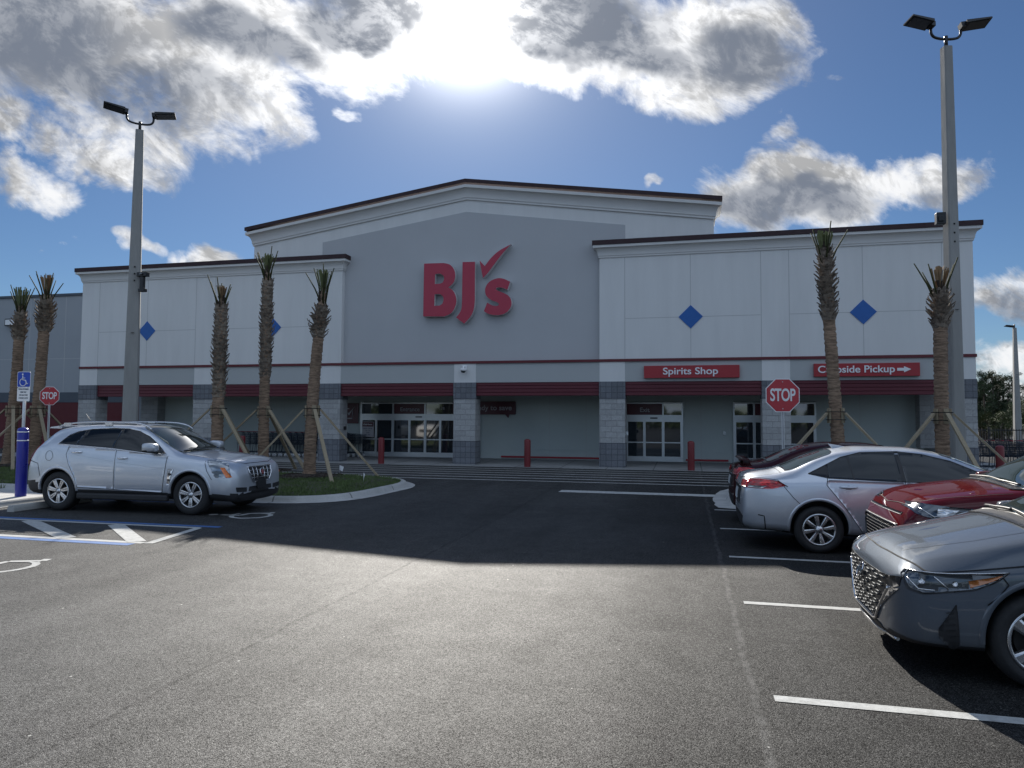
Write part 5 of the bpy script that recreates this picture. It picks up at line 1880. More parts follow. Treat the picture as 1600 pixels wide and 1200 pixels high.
def make_sedan(name, label, loc, paint, style, dz=0.0, full=True):
    c = Car(name, label, 'car', loc, 0, sedan_keys(dz), paint, (1.35, -1.35), .322, .375)
    c.all_wheels(0.205, 0.212, style, face=0.855)
    c.lips(m=paint, wid=0.03)
    for ax, sd in (('R', -1), ('L', 1)):
        c.patch('window_surround', swin, ax, M['black'], .0035, cell=.06)
        c.patch('quarter_window', [(-1.47, 1.075), (-1.30, 1.16), (-1.24, 1.195), (-1.235, 1.035)], ax, M['black'], .006, cell=.04)
        rd = c.patch('rear_door', rnd([(-1.235, 1.00), (-1.25, .93), (-1.04, .66), (-.84, .36), (-.80, .29), (-.29, .285), (-.28, .985)], .03, 3), ax, paint, .003)
        fd = c.patch('front_door', rnd([(-.27, .985), (-.28, .285), (.80, .30), (.90, .55), (.93, .92)], .03, 3), ax, paint, .003)
        c.patch('rear_window', [(-1.215, 1.03), (-1.22, 1.205), (-1.03, 1.30), (-.78, 1.365), (-.345, 1.383), (-.31, .997)], ax, M['sideglass'], .006, cell=.04)
        c.patch('front_window', [(-.265, .997), (-.30, 1.384), (.0, 1.35), (.33, 1.27), (.62, 1.14), (.82, 1.01), (.47, 1.00)], ax, M['sideglass'], .006, cell=.04)
        c.trim([(swin, ax)], 'window_trim', .006, M['black'], closed=True, off=.006)
        c.seams([([(-.945, 1.30), (-.90, 1.02)], ax)], w=.02, m=M['black'], off=.008, name='window_divider')
        c.seams([([(-1.235, 1.02), (-1.25, .93), (-1.04, .66), (-.84, .36), (-.79, .28)], ax), ([(-.275, .99), (-.285, .28)], ax), ([(.935, .93), (.90, .55), (.81, .30)], ax),
                 ([(-.79, .28), (.80, .29)], ax), ([(-1.80, .90), (-1.68, .75), (-1.55, .62)], ax)], w=.008)
        c.handle(-.98, .905, ax, paint, .22, rd)
        c.handle(-.05, .90, ax, paint, .22, fd)
        tl = c.patch('tail_light', [(-1.77, .905), (-1.87, .965), (-2.10, .985), (-2.24, .985), (-2.30, .93), (-2.30, .865), (-2.15, .86), (-1.95, .862)], ax, M['redlens'], .010, cell=.03)
        c.patch('reverse_light', [(-2.02, .895), (-2.24, .90), (-2.26, .87), (-2.08, .868)], ax, M['clearlens'], .014, tl, cell=.03)
        c.seams([([(-1.75, .895), (-1.88, .975), (-2.10, .995), (-2.26, .995), (-2.31, .96)], ax)], w=.010, off=.012)
        c.seams([([(-2.14, .50), (-2.06, .485), (-2.04, .30)], ax)], w=.014, name='bumper_vent')
        c.mirror(.66, .96, 1.02, paint, .20, .13, .17, sd)
        c.patch('headlight', [(1.62, .80), (1.95, .79), (2.18, .70), (2.18, .62), (1.95, .66), (1.75, .70)], ax, M['lens'], .008, cell=.04)
        # rear lamp wrapping on to the tail
        c.patch('tail_light', [(sd * .50, .965), (sd * .72, .96), (sd * .76, .87), (sd * .50, .885)], 'B', M['redlens'], .012, cell=.03)
    c.patch('windscreen', rnd([(1.13, -.66), (.60, -.60), (.24, -.53), (.20, 0), (.24, .53), (.60, .60), (1.13, .66), (1.20, 0)], .03, 2), 'T', M['windglass'], .006, cell=.07)
    c.patch('rear_window', rnd([(-1.76, -.60), (-1.70, -.635), (-1.14, -.52), (-1.10, -.40), (-1.09, 0), (-1.10, .40), (-1.14, .52), (-1.70, .635), (-1.76, .60), (-1.79, 0)], .03, 2), 'T', M['windglass'], .006, cell=.06)
    c.patch('number_plate', [(-.16, .66), (.16, .66), (.16, .81), (-.16, .81)], 'B', M['plate'], .012)
    c.patch('plate_recess', rnd([(-.44, .62), (.44, .62), (.48, .85), (-.48, .85)], .03, 2), 'B', M['trim_black'], .004)
    c.trim([([(-.47, .865), (.47, .865)], 'B')], 'tail_trim', .010, M['chrome'], off=.012)
    c.patch('rear_valance', rnd([(-.52, .30), (.52, .30), (.66, .46), (.45, .50), (-.45, .50), (-.66, .46)], .02, 2), 'B', M['trim_black'], .006)
    c.seams([([(-1.80, -.66), (-2.10, -.665), (-2.24, -.62)], 'T'), ([(-1.80, .66), (-2.10, .665), (-2.24, .62)], 'T'), ([(-1.82, -.66), (-1.85, 0), (-1.82, .66)], 'T')], 'boot_gap', w=.007)
    c.seams([([(1.16, -.70), (1.6, -.68), (2.0, -.60), (2.16, 0), (2.0, .60), (1.6, .68), (1.16, .70)], 'T')], 'bonnet_gap', w=.007)
    c.seams([([(-.52, .61), (.52, .61)], 'B')], w=.010)
    return c


sed = make_sedan('silver_sedan', 'silver sedan parked tail out on the right beside the red car', (3.10, 11.38, 0), M['silver2'], (8, 'wide', 0.2))
mb = MB()
mb.add([(-1.02, 0, 1.405), (-.86, -.028, 1.428), (-.86, .028, 1.428), (-.84, 0, 1.43), (-1.08, 0, 1.475)], [(0, 1, 4), (0, 4, 2), (1, 3, 4), (3, 2, 4)], 0, False)
mb.build('shark_fin_antenna', M['silver2'], sed.root)
mar = make_sedan('maroon_sedan', 'dark maroon sedan with a boot spoiler half hidden behind the silver sedan', (3.14, 14.02, -.01), M['maroonpaint'], (8, 'wide', 0.0), 0.0)
mb = MB()
mb.prism([(-2.22, 1.115), (-2.02, 1.095), (-2.02, 1.115), (-2.20, 1.14)], -.66, .66)
mb.box((-2.16, -.60, 1.04), (-2.05, -.55, 1.14))
mb.box((-2.16, .55, 1.04), (-2.05, .60, 1.14))
bevel(mb.build('boot_spoiler', M['maroonpaint'], mar.root), .008)


def front_car_glass(c, cowl, top, side_pts, wsc_w):
    w0, w1 = wsc_w
    c.patch('windscreen', rnd([(cowl, -w0), (top, -w1), (top - .05, 0), (top, w1), (cowl, w0), (cowl + .07, 0)], .04, 2), 'T', M['windglass'], .006, cell=.07)
    for ax in ('L', 'R'):
        c.patch('front_window', side_pts, ax, M['sideglass'], .006, cell=.05)


# ---- gunmetal sedan in the foreground (front towards -X: turned by 180 degrees)
nk = [
    (-2.30, .30, .60, .36, .66, .55, .66, .70, .55, .90, .95),
    (-2.10, .22, .80, .30, .85, .60, .83, .92, .68, 1.02, 1.06),
    (-1.65, .20, .85, .27, .905, .62, .87, .97, .66, 1.12, 1.17),
    (-1.05, .19, .85, .26, .905, .62, .875, .98, .58, 1.36, 1.41),
    (-.40, .18, .85, .25, .905, .60, .875, .97, .58, 1.40, 1.445),
    (.25, .18, .85, .25, .905, .58, .875, .95, .60, 1.34, 1.385),
    (.62, .18, .86, .25, .905, .56, .875, .93, .63, 1.21, 1.26),
    (0.90, .18, .86, .24, .91, .52, .88, .89, .69, 1.07, 1.12),
    (1.12, .18, .86, .24, .91, .50, .888, .845, .72, 1.00, 1.062),
    (1.40, .18, .86, .24, .91, .48, .888, .795, .72, .935, .995),
    (1.60, .18, .86, .24, .905, .46, .885, .768, .71, .885, .945),
    (1.80, .185, .85, .24, .895, .44, .875, .745, .69, .838, .892),
    (1.95, .19, .82, .245, .865, .43, .85, .728, .65, .792, .838),
    (2.04, .20, .77, .25, .815, .42, .80, .712, .60, .755, .795),
    (2.10, .205, .70, .255, .74, .41, .73, .695, .55, .728, .76),
    (2.15, .21, .60, .26, .635, .41, .63, .675, .46, .70, .727),
    (2.18, .22, .48, .265, .52, .40, .51, .655, .38, .675, .70),
    (2.19, .23, .42, .27, .46, .40, .45, .635, .33, .65, .672),
]
nk = [((1.95 + (k[0] - 1.95) * .68 if k[0] > 1.95 else k[0]),) + k[1:] for k in nk]
nis = Car('dark_grey_sedan', 'gunmetal grey sedan with a wide chrome barred grille in the right foreground', 'car', (3.53, 6.40, 0), PI, nk, M['gunmetal'], (1.22, -1.48), .325, .368, passes=1)
nis.all_wheels(0.21, 0.222, (5, 'twist', 0.5), M['silverm'], face=0.875)
nis.lips(m=M['gunmetal'], wid=0.03)
npill = [(-1.35, 1.08), (-1.05, 1.28), (-.70, 1.37), (-.35, 1.375), (0, 1.345), (.33, 1.27), (.60, 1.16), (.86, 1.0), (-.35, .99), (-1.2, 1.03)]
for ax, sd in (('L', 1), ('R', -1)):
    nis.patch('window_surround', npill, ax, M['black'], .0035, cell=.08)
    nis.patch('lamp_surround', rnd([(2.05, .705), (2.01, .742), (1.75, .752), (1.42, .782), (1.50, .715), (1.64, .65), (1.95, .600), (2.03, .615)], .012, 2), ax, M['black'], .004, cell=.03)
    h = nis.patch('headlight', rnd([(2.035, .695), (2.00, .732), (1.75, .742), (1.44, .772), (1.51, .72), (1.64, .662), (1.94, .612), (2.01, .63)], .012, 2), ax, M['lensdark'], .009, cell=.03)
    nis.patch('indicator', [(1.68, .712), (1.47, .758), (1.53, .72), (1.67, .668)], ax, M['amber_dim'], .013, h, cell=.03)
    nis.trim([([(2.04, .690), (2.00, .738), (1.75, .748), (1.44, .778)], ax)], 'lamp_brow', .0045, M['silverm'], h, off=.010)
    nis.trim([([(2.02, .70), (1.97, .635), (1.88, .635)], ax), ([(1.88, .725), (1.80, .65)], ax)], 'lamp_divider', .005, M['silverm'], h, off=.012)
    for q in (1.95, 1.76):
        nis.patch('projector', disc_pts(q, .688, .017, 12), ax, M['silverm'], .012, h, cell=.05)
    nis.patch('side_intake', rnd([(1.755, .555), (1.865, .38), (1.86, .32), (1.76, .225), (1.735, .27)], .01, 2), ax, M['trim_black'], .006, cell=.03)
    nis.seams([([(1.765, .50 - k * .04), (1.82 + .01 * k - .004 * k * k, .49 - k * .04)], ax) for k in range(6)], 'intake_fin', .008, M['black'], off=.010)
    nis.seams([([(1.47, .745), (1.44, .70), (1.50, .62), (1.57, .56)], ax)], w=.009)
    nis.seams([([(.93, .90), (.93, .50), (.86, .29)], ax), ([(-.2, .99), (-.2, .29)], ax), ([(.93, .29), (-1.0, .29)], ax)], w=.008)
    nis.mirror(.70, .98, 1.03, M['gunmetal'], .20, .13, .17, sd)
front_car_glass(nis, .98, .22, [(-.35, 1.0), (-.35, 1.37), (0, 1.34), (.33, 1.26), (.60, 1.15), (.84, 1.0)], (.665, .54))
nis.patch('cowl', rnd([(1.16, -.62), (1.02, -.68), (1.04, 0), (1.02, .68), (1.16, .62), (1.185, 0)], .03, 2), 'T', M['black'], .012, cell=.06)
nis.trim([([(1.02, -.60), (1.06, -.30), (1.05, .0)], 'T'), ([(1.04, -.05), (1.07, .30), (1.02, .58)], 'T')], 'wiper', .012, M['black'], off=.035)
nis.seams([(smooth_poly([(1.06, -.80), (1.12, -.868), (1.40, -.872), (1.75, -.862), (1.90, -.835), (1.95, -.72), (1.99, -.50), (2.01, -.25), (2.02, 0), (2.01, .25), (1.99, .50), (1.95, .72), (1.90, .835), (1.75, .862), (1.40, .872), (1.12, .868), (1.06, .80)], False, 4), 'T')], 'bonnet_gap', w=.010)
nis.seams([([(1.15, .55), (1.5, .54), (1.8, .48), (1.95, .40)], 'T'), ([(1.15, -.55), (1.5, -.54), (1.8, -.48), (1.95, -.40)], 'T')], 'bonnet_crease', w=.005, m=M['darkalloy'], off=.002)
GR = [(-.74, .69), (-.60, .668), (-.40, .655), (.40, .655), (.60, .668), (.74, .69), (.72, .62), (.56, .56), (.42, .42), (.31, .31), (-.31, .31), (-.42, .42), (-.56, .56), (-.72, .62)]
g = nis.patch('grille', GR, 'F', M['black'], .006, cell=.04)
bars = []
for k in range(9):
    z = .640 - k * .038
    w = .30 + (z - .31) / .35 * .27
    for j in range(-5, 5):
        a, b = (j + .08) / 5 * w, (j + .92) / 5 * w
        dzv = .012 * (1 if (j + k) % 2 else 0)
        bars.append(([(a, z - dzv), (b, z - dzv)], 'F'))
nis.trim(bars, 'grille_bar', .0055, M['darkchrome'], g, off=.012)
nis.trim([([(-.60, .59), (-.46, .44), (-.34, .30), (-.28, .285), (.28, .285), (.34, .30), (.46, .44), (.60, .59)], 'F')], 'grille_surround', .013, M['chrome'], g, off=.008)
for sd in (-1, 1):
    nis.patch('chrome_wing', [(sd * .57, .585), (sd * .72, .60), (sd * .60, .51), (sd * .44, .40)], 'F', M['chrome'], .010, g, cell=.04)
p, n = nis.cast(0, .59, 'F')
mb = MB()
mb.tube([(0, .062 * math.cos(t), .062 * math.sin(t)) for t in [i * PI / 12 for i in range(25)]], .007, 8)
mb.box((-.006, -.078, -.014), (.008, .078, .014))
em = mb.build('emblem', M['chrome'], g)
em.location = (p.x + .028, 0, .59)
em.rotation_euler = (0, R(-20), 0)
nis.trim([([(-.60, .225), (-.40, .215), (0, .215), (.40, .215), (.60, .225)], 'F')], 'front_lip', .014, M['silverm'], off=.012)
nis.patch('lower_intake', rnd([(-.46, .235), (.46, .235), (.42, .275), (-.42, .275)], .01, 2), 'F', M['trim_black'], .006, cell=.05)

# ---- red hatchback behind it
rk = [
    (-2.05, .34, .62, .40, .70, .60, .70, .90, .56, 1.10, 1.16),
    (-1.95, .26, .80, .34, .85, .62, .84, 1.04, .62, 1.36, 1.42),
    (-1.70, .24, .86, .32, .90, .66, .87, 1.08, .63, 1.53, 1.585),
    (-1.0, .23, .87, .30, .905, .66, .88, 1.07, .64, 1.565, 1.62),
    (-.2, .22, .87, .29, .905, .64, .885, 1.06, .645, 1.565, 1.62),
    (.25, .22, .87, .29, .905, .62, .885, 1.06, .655, 1.50, 1.555),
    (.65, .22, .87, .29, .905, .60, .89, 1.06, .69, 1.30, 1.36),
    (.98, .22, .87, .29, .91, .58, .89, 1.04, .75, 1.135, 1.18),
    (1.30, .22, .87, .29, .91, .57, .885, 1.01, .76, 1.095, 1.15),
    (1.60, .22, .86, .29, .90, .56, .87, .975, .75, 1.055, 1.105),
    (1.82, .225, .84, .29, .875, .55, .845, .93, .73, 1.01, 1.055),
    (1.97, .23, .80, .30, .835, .53, .80, .87, .69, .945, .985),
    (2.06, .24, .74, .31, .775, .52, .75, .79, .65, .86, .90),
    (2.11, .27, .64, .33, .69, .52, .67, .70, .58, .76, .79),
]
red = Car('red_hatchback', 'candy red tall hatchback nosing out between the silver and dark grey sedans', 'car', (4.2, 8.72, 0), PI, rk, M['redpaint'], (1.30, -1.30), .335, .395)
red.all_wheels(0.21, 0.222, (8, 'wide', 0.1), face=0.875)
red.lips(m=M['trim_black'], wid=0.045)
for ax, sd in (('L', 1), ('R', -1)):
    h = red.patch('headlight', rnd([(2.04, .955), (1.92, .975), (1.75, .962), (1.50, .952), (1.54, .915), (1.66, .86), (1.84, .835), (1.98, .88)], .012, 2), ax, M['lensdark'], .008, cell=.03)
    red.patch('projector', rnd([(1.62, .935), (1.80, .94), (1.82, .875), (1.68, .885)], .01, 2), ax, M['clearlens'], .014, h, cell=.03)
    red.trim([([(1.94, .93), (1.84, .86), (1.68, .88), (1.55, .925)], ax)], 'lamp_trim', .006, M['silverm'], h, off=.012)
    red.seams([([(1.45, .975), (1.0, 1.00), (.9, 1.03)], ax), ([(1.50, .94), (1.44, .80), (1.50, .72)], ax), ([(.86, 1.0), (.86, .55), (.80, .33)], ax), ([(-.2, 1.04), (-.2, .33)], ax)], w=.008)
    red.mirror(.72, 1.0, 1.15, M['redpaint'], .20, .14, .18, sd)
front_car_glass(red, .98, .25, [(-.35, 1.09), (-.35, 1.53), (0, 1.52), (.33, 1.44), (.60, 1.30), (.86, 1.10)], (.73, .60))
red.patch('cowl', rnd([(1.10, -.66), (.99, -.74), (1.02, 0), (.99, .74), (1.10, .66), (1.13, 0)], .03, 2), 'T', M['black'], .012, cell=.06)
red.trim([([(.99, -.66), (1.04, -.30), (1.02, .0)], 'T'), ([(1.02, -.05), (1.05, .30), (1.0, .64)], 'T')], 'wiper', .012, M['black'], off=.035)
red.seams([([(1.12, -.79), (1.5, -.775), (1.85, -.70), (2.0, -.50), (2.04, 0), (2.0, .50), (1.85, .70), (1.5, .775), (1.12, .79)], 'T')], 'bonnet_gap', w=.008)
red.seams([([(1.12, .46), (1.6, .44), (1.95, .34)], 'T'), ([(1.12, -.46), (1.6, -.44), (1.95, -.34)], 'T')], 'bonnet_crease', w=.005, m=M['maroonpaint'], off=.002)
g = red.patch('grille', rnd([(-.60, .72), (.60, .72), (.62, .60), (.52, .42), (-.52, .42), (-.62, .60)], .04, 2), 'F', M['black'], .006, cell=.04)
mesh_l = [([(-.58 + .03 * (k > 4), .70 - k * .035), (.58 - .03 * (k > 4), .70 - k * .035)], 'F') for k in range(8)] + [([(x, .44), (x, .71)], 'F') for x in [(-.54 + .06 * i) for i in range(19)]]
red.trim(mesh_l, 'grille_mesh', .004, M['darkalloy'], g, off=.010)
red.trim([(rnd([(-.63, .74), (.63, .74), (.65, .60), (.54, .40), (-.54, .40), (-.65, .60)], .05, 3), 'F')], 'grille_frame', .016, M['darkalloy'], g, closed=True, off=.008)
red.patch('nose_band', rnd([(-.62, .87), (.62, .87), (.60, .845), (-.60, .845)], .01, 2), 'F', M['darkalloy'], .006, cell=.05)

# ---- white van across the lot: seen only as a reflection in the entrance glass
van_keys = [(k[0] * 1.12, k[1] * 1.1, k[2] * 1.1, k[3] * 1.1, k[4] * 1.1, k[5] * 1.1, k[6] * 1.1, k[7] * 1.15, k[8] * 1.15, k[9] * 1.22, k[10] * 1.22) for k in rk]
for i_, (x_, y_, l_) in enumerate(((-22.6, -5.5, 'white van reflected in the middle panes of the entrance doors'), (-27.0, -6.2, 'white van reflected in the left panes of the entrance doors'))):
    van = Car('white_van', l_, 'van', (x_, y_, 0), PI / 2, van_keys, M['whitepaint'], (1.5, -1.5), .36, .42)
    van.all_wheels(0.22, 0.22, (8, 'wide', 0.1), face=0.96)
    van.patch('windscreen', rnd([(1.12, -.80), (.32, -.62), (.28, 0), (.32, .62), (1.12, .80), (1.18, 0)], .04, 2), 'T', M['carglass'], .006, cell=.1)
    for ax in ('L', 'R'):
        van.patch('side_window', [(-1.9, 1.27), (-1.8, 1.75), (.1, 1.78), (.7, 1.45), (.9, 1.27)], ax, M['carglass'], .006, cell=.1)
        van.patch('headlight', rnd([(2.2, 1.05), (1.8, 1.05), (1.85, .95), (2.2, .93)], .02, 2), ax, M['lens'], .008, cell=.05)
    van.patch('grille', rnd([(-.6, .95), (.6, .95), (.55, .7), (-.55, .7)], .03, 2), 'F', M['black'], .006, cell=.06)


# ------------------------------------------------------------------ light poles
def light_pole(loc, h, w0, w1, label, rz=0.0, cam_side=0, twin=True):
    t = thing('street_lamp', label, 'street lamp', loc, rz)
    mb = MB()
    lv = 10
    vs, fs = [], []
    for i in range(lv + 1):
        z = h * i / lv
        w = (w0 + (w1 - w0) * i / lv) / 2
        c = w * 0.22
        for x, y in ((-w, -w + c), (-w + c, -w), (w - c, -w), (w, -w + c), (w, w - c), (w - c, w), (-w + c, w), (-w, w - c)):
            vs.append((x, y, z))
    for i in range(lv):
        for k in range(8):
            fs.append((i * 8 + k, i * 8 + (k + 1) % 8, (i + 1) * 8 + (k + 1) % 8, (i + 1) * 8 + k))
    fs.append(tuple(lv * 8 + k for k in range(8)))
    mb.add(vs, fs)
    mb.build('pole', M['polec'], t)
    mb = MB()
    mb.box((-.045, -w0 / 2 - .006, h * .40), (.045, -w0 / 2 + .10, h * .40 + .001))
    for k in range(3):
        mb.box((-.02, -w0 * .42, h * (.55 + .02 * k)), (.02, -w0 * .30, h * (.55 + .02 * k) + .04))
    mb.build('hand_hole', M['seam'], t)
    mb = MB()
    s_ = 0.62
    mb.tube([(0, 0, h), (0, 0, h + .30)], .045, 10)
    if twin:
        pts = [(-.40, 0, h + .48), (-.39, 0, h + .36), (-.32, 0, h + .27), (-.18, 0, h + .23), (0, 0, h + .22), (.18, 0, h + .23), (.32, 0, h + .27), (.39, 0, h + .36), (.40, 0, h + .48)]
        mb.tube(smooth_poly(pts, False, 4), .035, 8)
    mb.build('bracket', M['blackm'], t)
    for sd in ((-1, 1) if twin else (-1,)):
        mb = MB()
        q = [(-.05, -.10, -.05), (.10, -.17, -.045), (.62, -.19, -.03), (.66, -.17, -.02)]
        x0_ = .36 if twin else 0.02
        for (xa, wa, za, zb_) in ((0.0, .10, -.07, .05), ):
            mb.box((x0_ + xa, -.09, -.07), (x0_ + .12, .09, .07))
        mb.add([(x0_ + .10, -.18, -.035), (x0_ + .72, -.19, -.03), (x0_ + .72, .19, -.03), (x0_ + .10, .18, -.035), (x0_ + .10, -.18, .045), (x0_ + .72, -.19, .01), (x0_ + .72, .19, .01), (x0_ + .10, .18, .045)],
               [(0, 3, 2, 1), (4, 5, 6, 7), (0, 1, 5, 4), (1, 2, 6, 5), (2, 3, 7, 6), (3, 0, 4, 7)])
        mb.box((x0_ + .16, -.15, -.045), (x0_ + .66, .15, -.036), 1)
        if sd < 0:
            mb.v = [(-x, -y, z) for x, y, z in mb.v]
        o = mb.build('lamp_head', [M['blackm'], M['signwhite'] if False else M['darkalloy']], t)
        o.rotation_euler = (R(-11), R(-8 * sd), R(-6 * sd))
        o.location = (0, 0, h + .50 if twin else h + .1)
    if cam_side:
        mb = MB()
        for z_, wd in ((h * .545, .34), (h * .50, .20)):
            mb.box((cam_side * w0 * .30, -.10, z_), (cam_side * (w0 * .30 + wd), .06, z_ + .12))
        mb.tube([(cam_side * (w0 * .30 + .14), -.02, h * .50), (cam_side * (w0 * .30 + .14), -.02, h * .60)], .05, 8)
        mb.build('camera_box', M['black'], t)
    return t


light_pole((-17.62, 19.75, 0.05), 11.3, .50, .24, 'tall square concrete lamp post rising behind the silver crossover', R(38), 0)
light_pole((6.62, 20.25, 0.08), 11.45, .35, .22, 'tall concrete lamp post with twin black heads at the right of the store', R(16), 0)
cp = thing('pole_camera', 'black camera boxes fixed to the right side of the left lamp post', 'camera', (-17.28, 19.62, 6.1))
mb = MB()
mb.box((-.10, -.08, .30), (.26, .10, .44))
mb.box((.02, -.06, -.10), (.14, .06, .30))
mb.box((-.02, -.09, -.20), (.20, .08, -.10))
bevel(mb.build('housing', M['black'], cp), .012)
mb = MB()
mb.lathe([(0.0, -.10), (.035, -.10), (.04, -.07)], 14, c=(.10, -.03, .37), axis='y')
mb.build('camera_lens', M['glass'], cp)
cp2 = thing('pole_camera', 'black camera box fixed to the left side of the right lamp post', 'camera', (6.33, 20.1, 6.85))
mb = MB()
mb.box((-.10, -.08, .0), (.12, .10, .30))
mb.box((-.06, -.12, .06), (.06, -.08, .20))
bevel(mb.build('housing', M['black'], cp2), .012)
light_pole((26.9, 68.2, 0.14), 9.7, .55, .24, 'distant grey lamp post in front of the pine trees', 0, 0, False)

# ------------------------------------------------------------------ palms
def palm(x, y, h, r0, r1, boot_from, boot_to, head_r, label, lean=(0, 0), bend=0.0, braces=(200, 320, 80), strap=2.0, feet=2.0, seed=1, cut='green', stalks=5, z0=None, full_boot=False, shag=False, fan=1.0, collar=False):
    rg = random.Random(seed)
    z0 = gz(y) + 0.11 if z0 is None else z0
    t = thing('palm_tree', label, 'palm', (x, y, z0), 0, 'newly planted trimmed palms')
    H_ = h - z0

    def cen(z):
        f = z / H_
        return Vector((lean[0] * f + bend * math.sin(PI * f), lean[1] * f, z))

    def rad(z):
        f = z / H_
        if z < 0.3:
            return r0 * (1.12 - 0.4 * z)
        return r0 + (r1 - r0) * min(1, f * 1.1)
    # trunk
    n, lv = 22, int(H_ / .055)
    vs, fs = [], []
    ph = [rg.uniform(0, 6) for _ in range(5)]
    for i in range(lv + 1):
        z = H_ * i / lv
        c = cen(z)
        taper = 1.0
        if z > boot_to:
            taper = max(0.25, 1 - (z - boot_to) / max(.05, H_ - boot_to) * .75)
        ringy = 0.012 * math.sin(z * 2 * PI / .11 + math.sin(z * 9) * 1.5)
        for k in range(n):
            a = 2 * PI * k / n
            rr_ = rad(z) * taper + ringy + 0.012 * math.sin(3 * a + ph[0] + z * .8) + rg.uniform(-.008, .008)
            vs.append((c.x + rr_ * math.cos(a), c.y + rr_ * math.sin(a), z))
    for i in range(lv):
        for k in range(n):
            k2 = (k + 1) % n
            fs.append((i * n + k, i * n + k2, (i + 1) * n + k2, (i + 1) * n + k))
    fs.append(tuple(lv * n + k for k in range(n)))
    mb = MB()
    mb.add(vs, fs, 0, True)
    mb.build('trunk', M['trunk'], t)
    # persistent leaf bases (boots) in two crossing spirals
    mb = MB()
    rows = max(2, int((boot_to - boot_from) / (.125 if full_boot else .11)))
    per = 7 if full_boot else 8
    for i in range(rows + 1):
        f = i / rows
        z = boot_from + (boot_to - boot_from) * f
        rb = rad(z) * (0.94 if not collar else 0.98)
        env = head_r * (0.78 + 0.30 * math.sin(PI * min(1, f * 1.1)) if full_boot else (0.92 + .25 * math.sin(PI * f)))
        if f > .78:
            env *= 1 - (f - .78) * 1.6
        for k in range(per):
            a = 2 * PI * (k + (i % 2) * .5) / per + rg.uniform(-.10, .10) + i * .11
            c = cen(z)
            out = Vector((math.cos(a), math.sin(a), 0))
            sidev = Vector((-math.sin(a), math.cos(a), 0))
            L = rg.uniform(.12, .19) * (1.0 if not shag else 1.25)
            spread = max(.04, env - rb) * rg.uniform(.8, 1.25)
            base = c + out * (rb * .9)
            tip = c + out * (rb + spread) + Vector((0, 0, L))
            w0_, w1_ = (.085 if full_boot else .075), rg.uniform(.030, .050)
            th0, th1 = .022, .016
            q = []
            for p_, w_, th in ((base, w0_, th0), ((base + tip) / 2 - out * .012, (w0_ + w1_) / 2, th0), (tip, w1_, th1)):
                q += [p_ - sidev * w_ + out * 0, p_ + out * th * 1.5, p_ + sidev * w_, p_ - out * th]
            fs = []
            for s__ in range(2):
                for j in range(4):
                    j2 = (j + 1) % 4
                    fs.append((s__ * 4 + j, s__ * 4 + j2, s__ * 4 + 4 + j2, s__ * 4 + 4 + j))
            mb.add(q, fs, 0, False)
            mb.add(q[8:12], [(0, 1, 2, 3)], 1, False)
            # split tips
            if rg.random() < .5:
                mb.beam(tip - sidev * w1_ * .6, tip - sidev * w1_ * 1.4 + Vector((0, 0, .06)) + out * .02, .018, .012, 0)
    mb.build('leaf_bases', [M['boot'], M['boot_end']], t)
    # fibrous bud
    mb = MB()
    zb = boot_to
    for i in range(26):
        a = rg.uniform(0, 2 * PI)
        zz_ = zb + rg.uniform(-.1, (H_ - zb) * .75)
        c = cen(zz_)
        r_ = rad(zz_) * (1 - (zz_ - zb) / max(.1, H_ - zb) * .8) * .9
        mb.beam(c + Vector((math.cos(a), math.sin(a), 0)) * r_ * .6, c + Vector((math.cos(a), math.sin(a), 0)) * (r_ + rg.uniform(.01, .05)) + Vector((0, 0, rg.uniform(.12, .28))), rg.uniform(.02, .045), .012, 0)
    mb.build('bud_fibre', M['fibre'], t)
    # cut fan of fronds
    top = cen(H_)
    mb = MB()
    nf = 48
    hb = .62 * fan
    for i in range(nf):
        a = rg.uniform(0, 2 * PI)
        s__ = rg.uniform(0, .27) * fan
        b0 = top + Vector((math.cos(a) * .03, math.sin(a) * .03, -.25))
        b1 = top + Vector((math.cos(a) * s__, math.sin(a) * s__ * .7, hb * rg.uniform(.72, 1.0)))
        w_ = rg.uniform(.014, .03)
        sdv = Vector((-math.sin(a + .6), math.cos(a + .6), 0))
        mb.add([b0 - sdv * w_ * .3, b0 + sdv * w_ * .3, b1 + sdv * w_, b1 + Vector((0, 0, .02)), b1 - sdv * w_], [(0, 1, 2, 3, 4)], 0 if cut == 'green' else 1)
        if rg.random() < .22:
            e = b1 + Vector((math.cos(a) * .12, math.sin(a) * .1, rg.uniform(-.12, .04)))
            mb.add([b1 - sdv * .004, b1 + sdv * .004, e], [(0, 1, 2)], 1)
    mb.build('cut_fronds', [M['frond'], M['frond_dry']], t, fix=False)
    stalks += 1
    for i in range(stalks):
        a = 2 * PI * i / stalks + rg.uniform(-.25, .25)
        sp = rg.uniform(.28, .62)
        L = rg.uniform(.85, 1.15)
        b0 = top + Vector((math.cos(a) * .06, math.sin(a) * .06, -.48))
        b2 = top + Vector((math.cos(a) * sp, math.sin(a) * sp * .8, -.48 + L))
        m1 = (b0 + b2) / 2 + Vector((math.cos(a), math.sin(a), 0)) * -.04
        mb = MB()
        mb.tube([b0, m1, b2], [.026, .020, .013], 6)
        mb.build('frond_stalk', M['stalk'], t)
    # timber braces
    st = strap - z0
    cs = cen(st)
    mb = MB()
    rs = rad(st) + .03
    for dz_ in (-.10, .09):
        mb.tube([(cs.x + (rs + .045) * math.cos(a), cs.y + (rs + .045) * math.sin(a), st + dz_) for a in [i * 2 * PI / 20 for i in range(21)]], .012, 6)
    mb.build('strap', M['rope'], t)
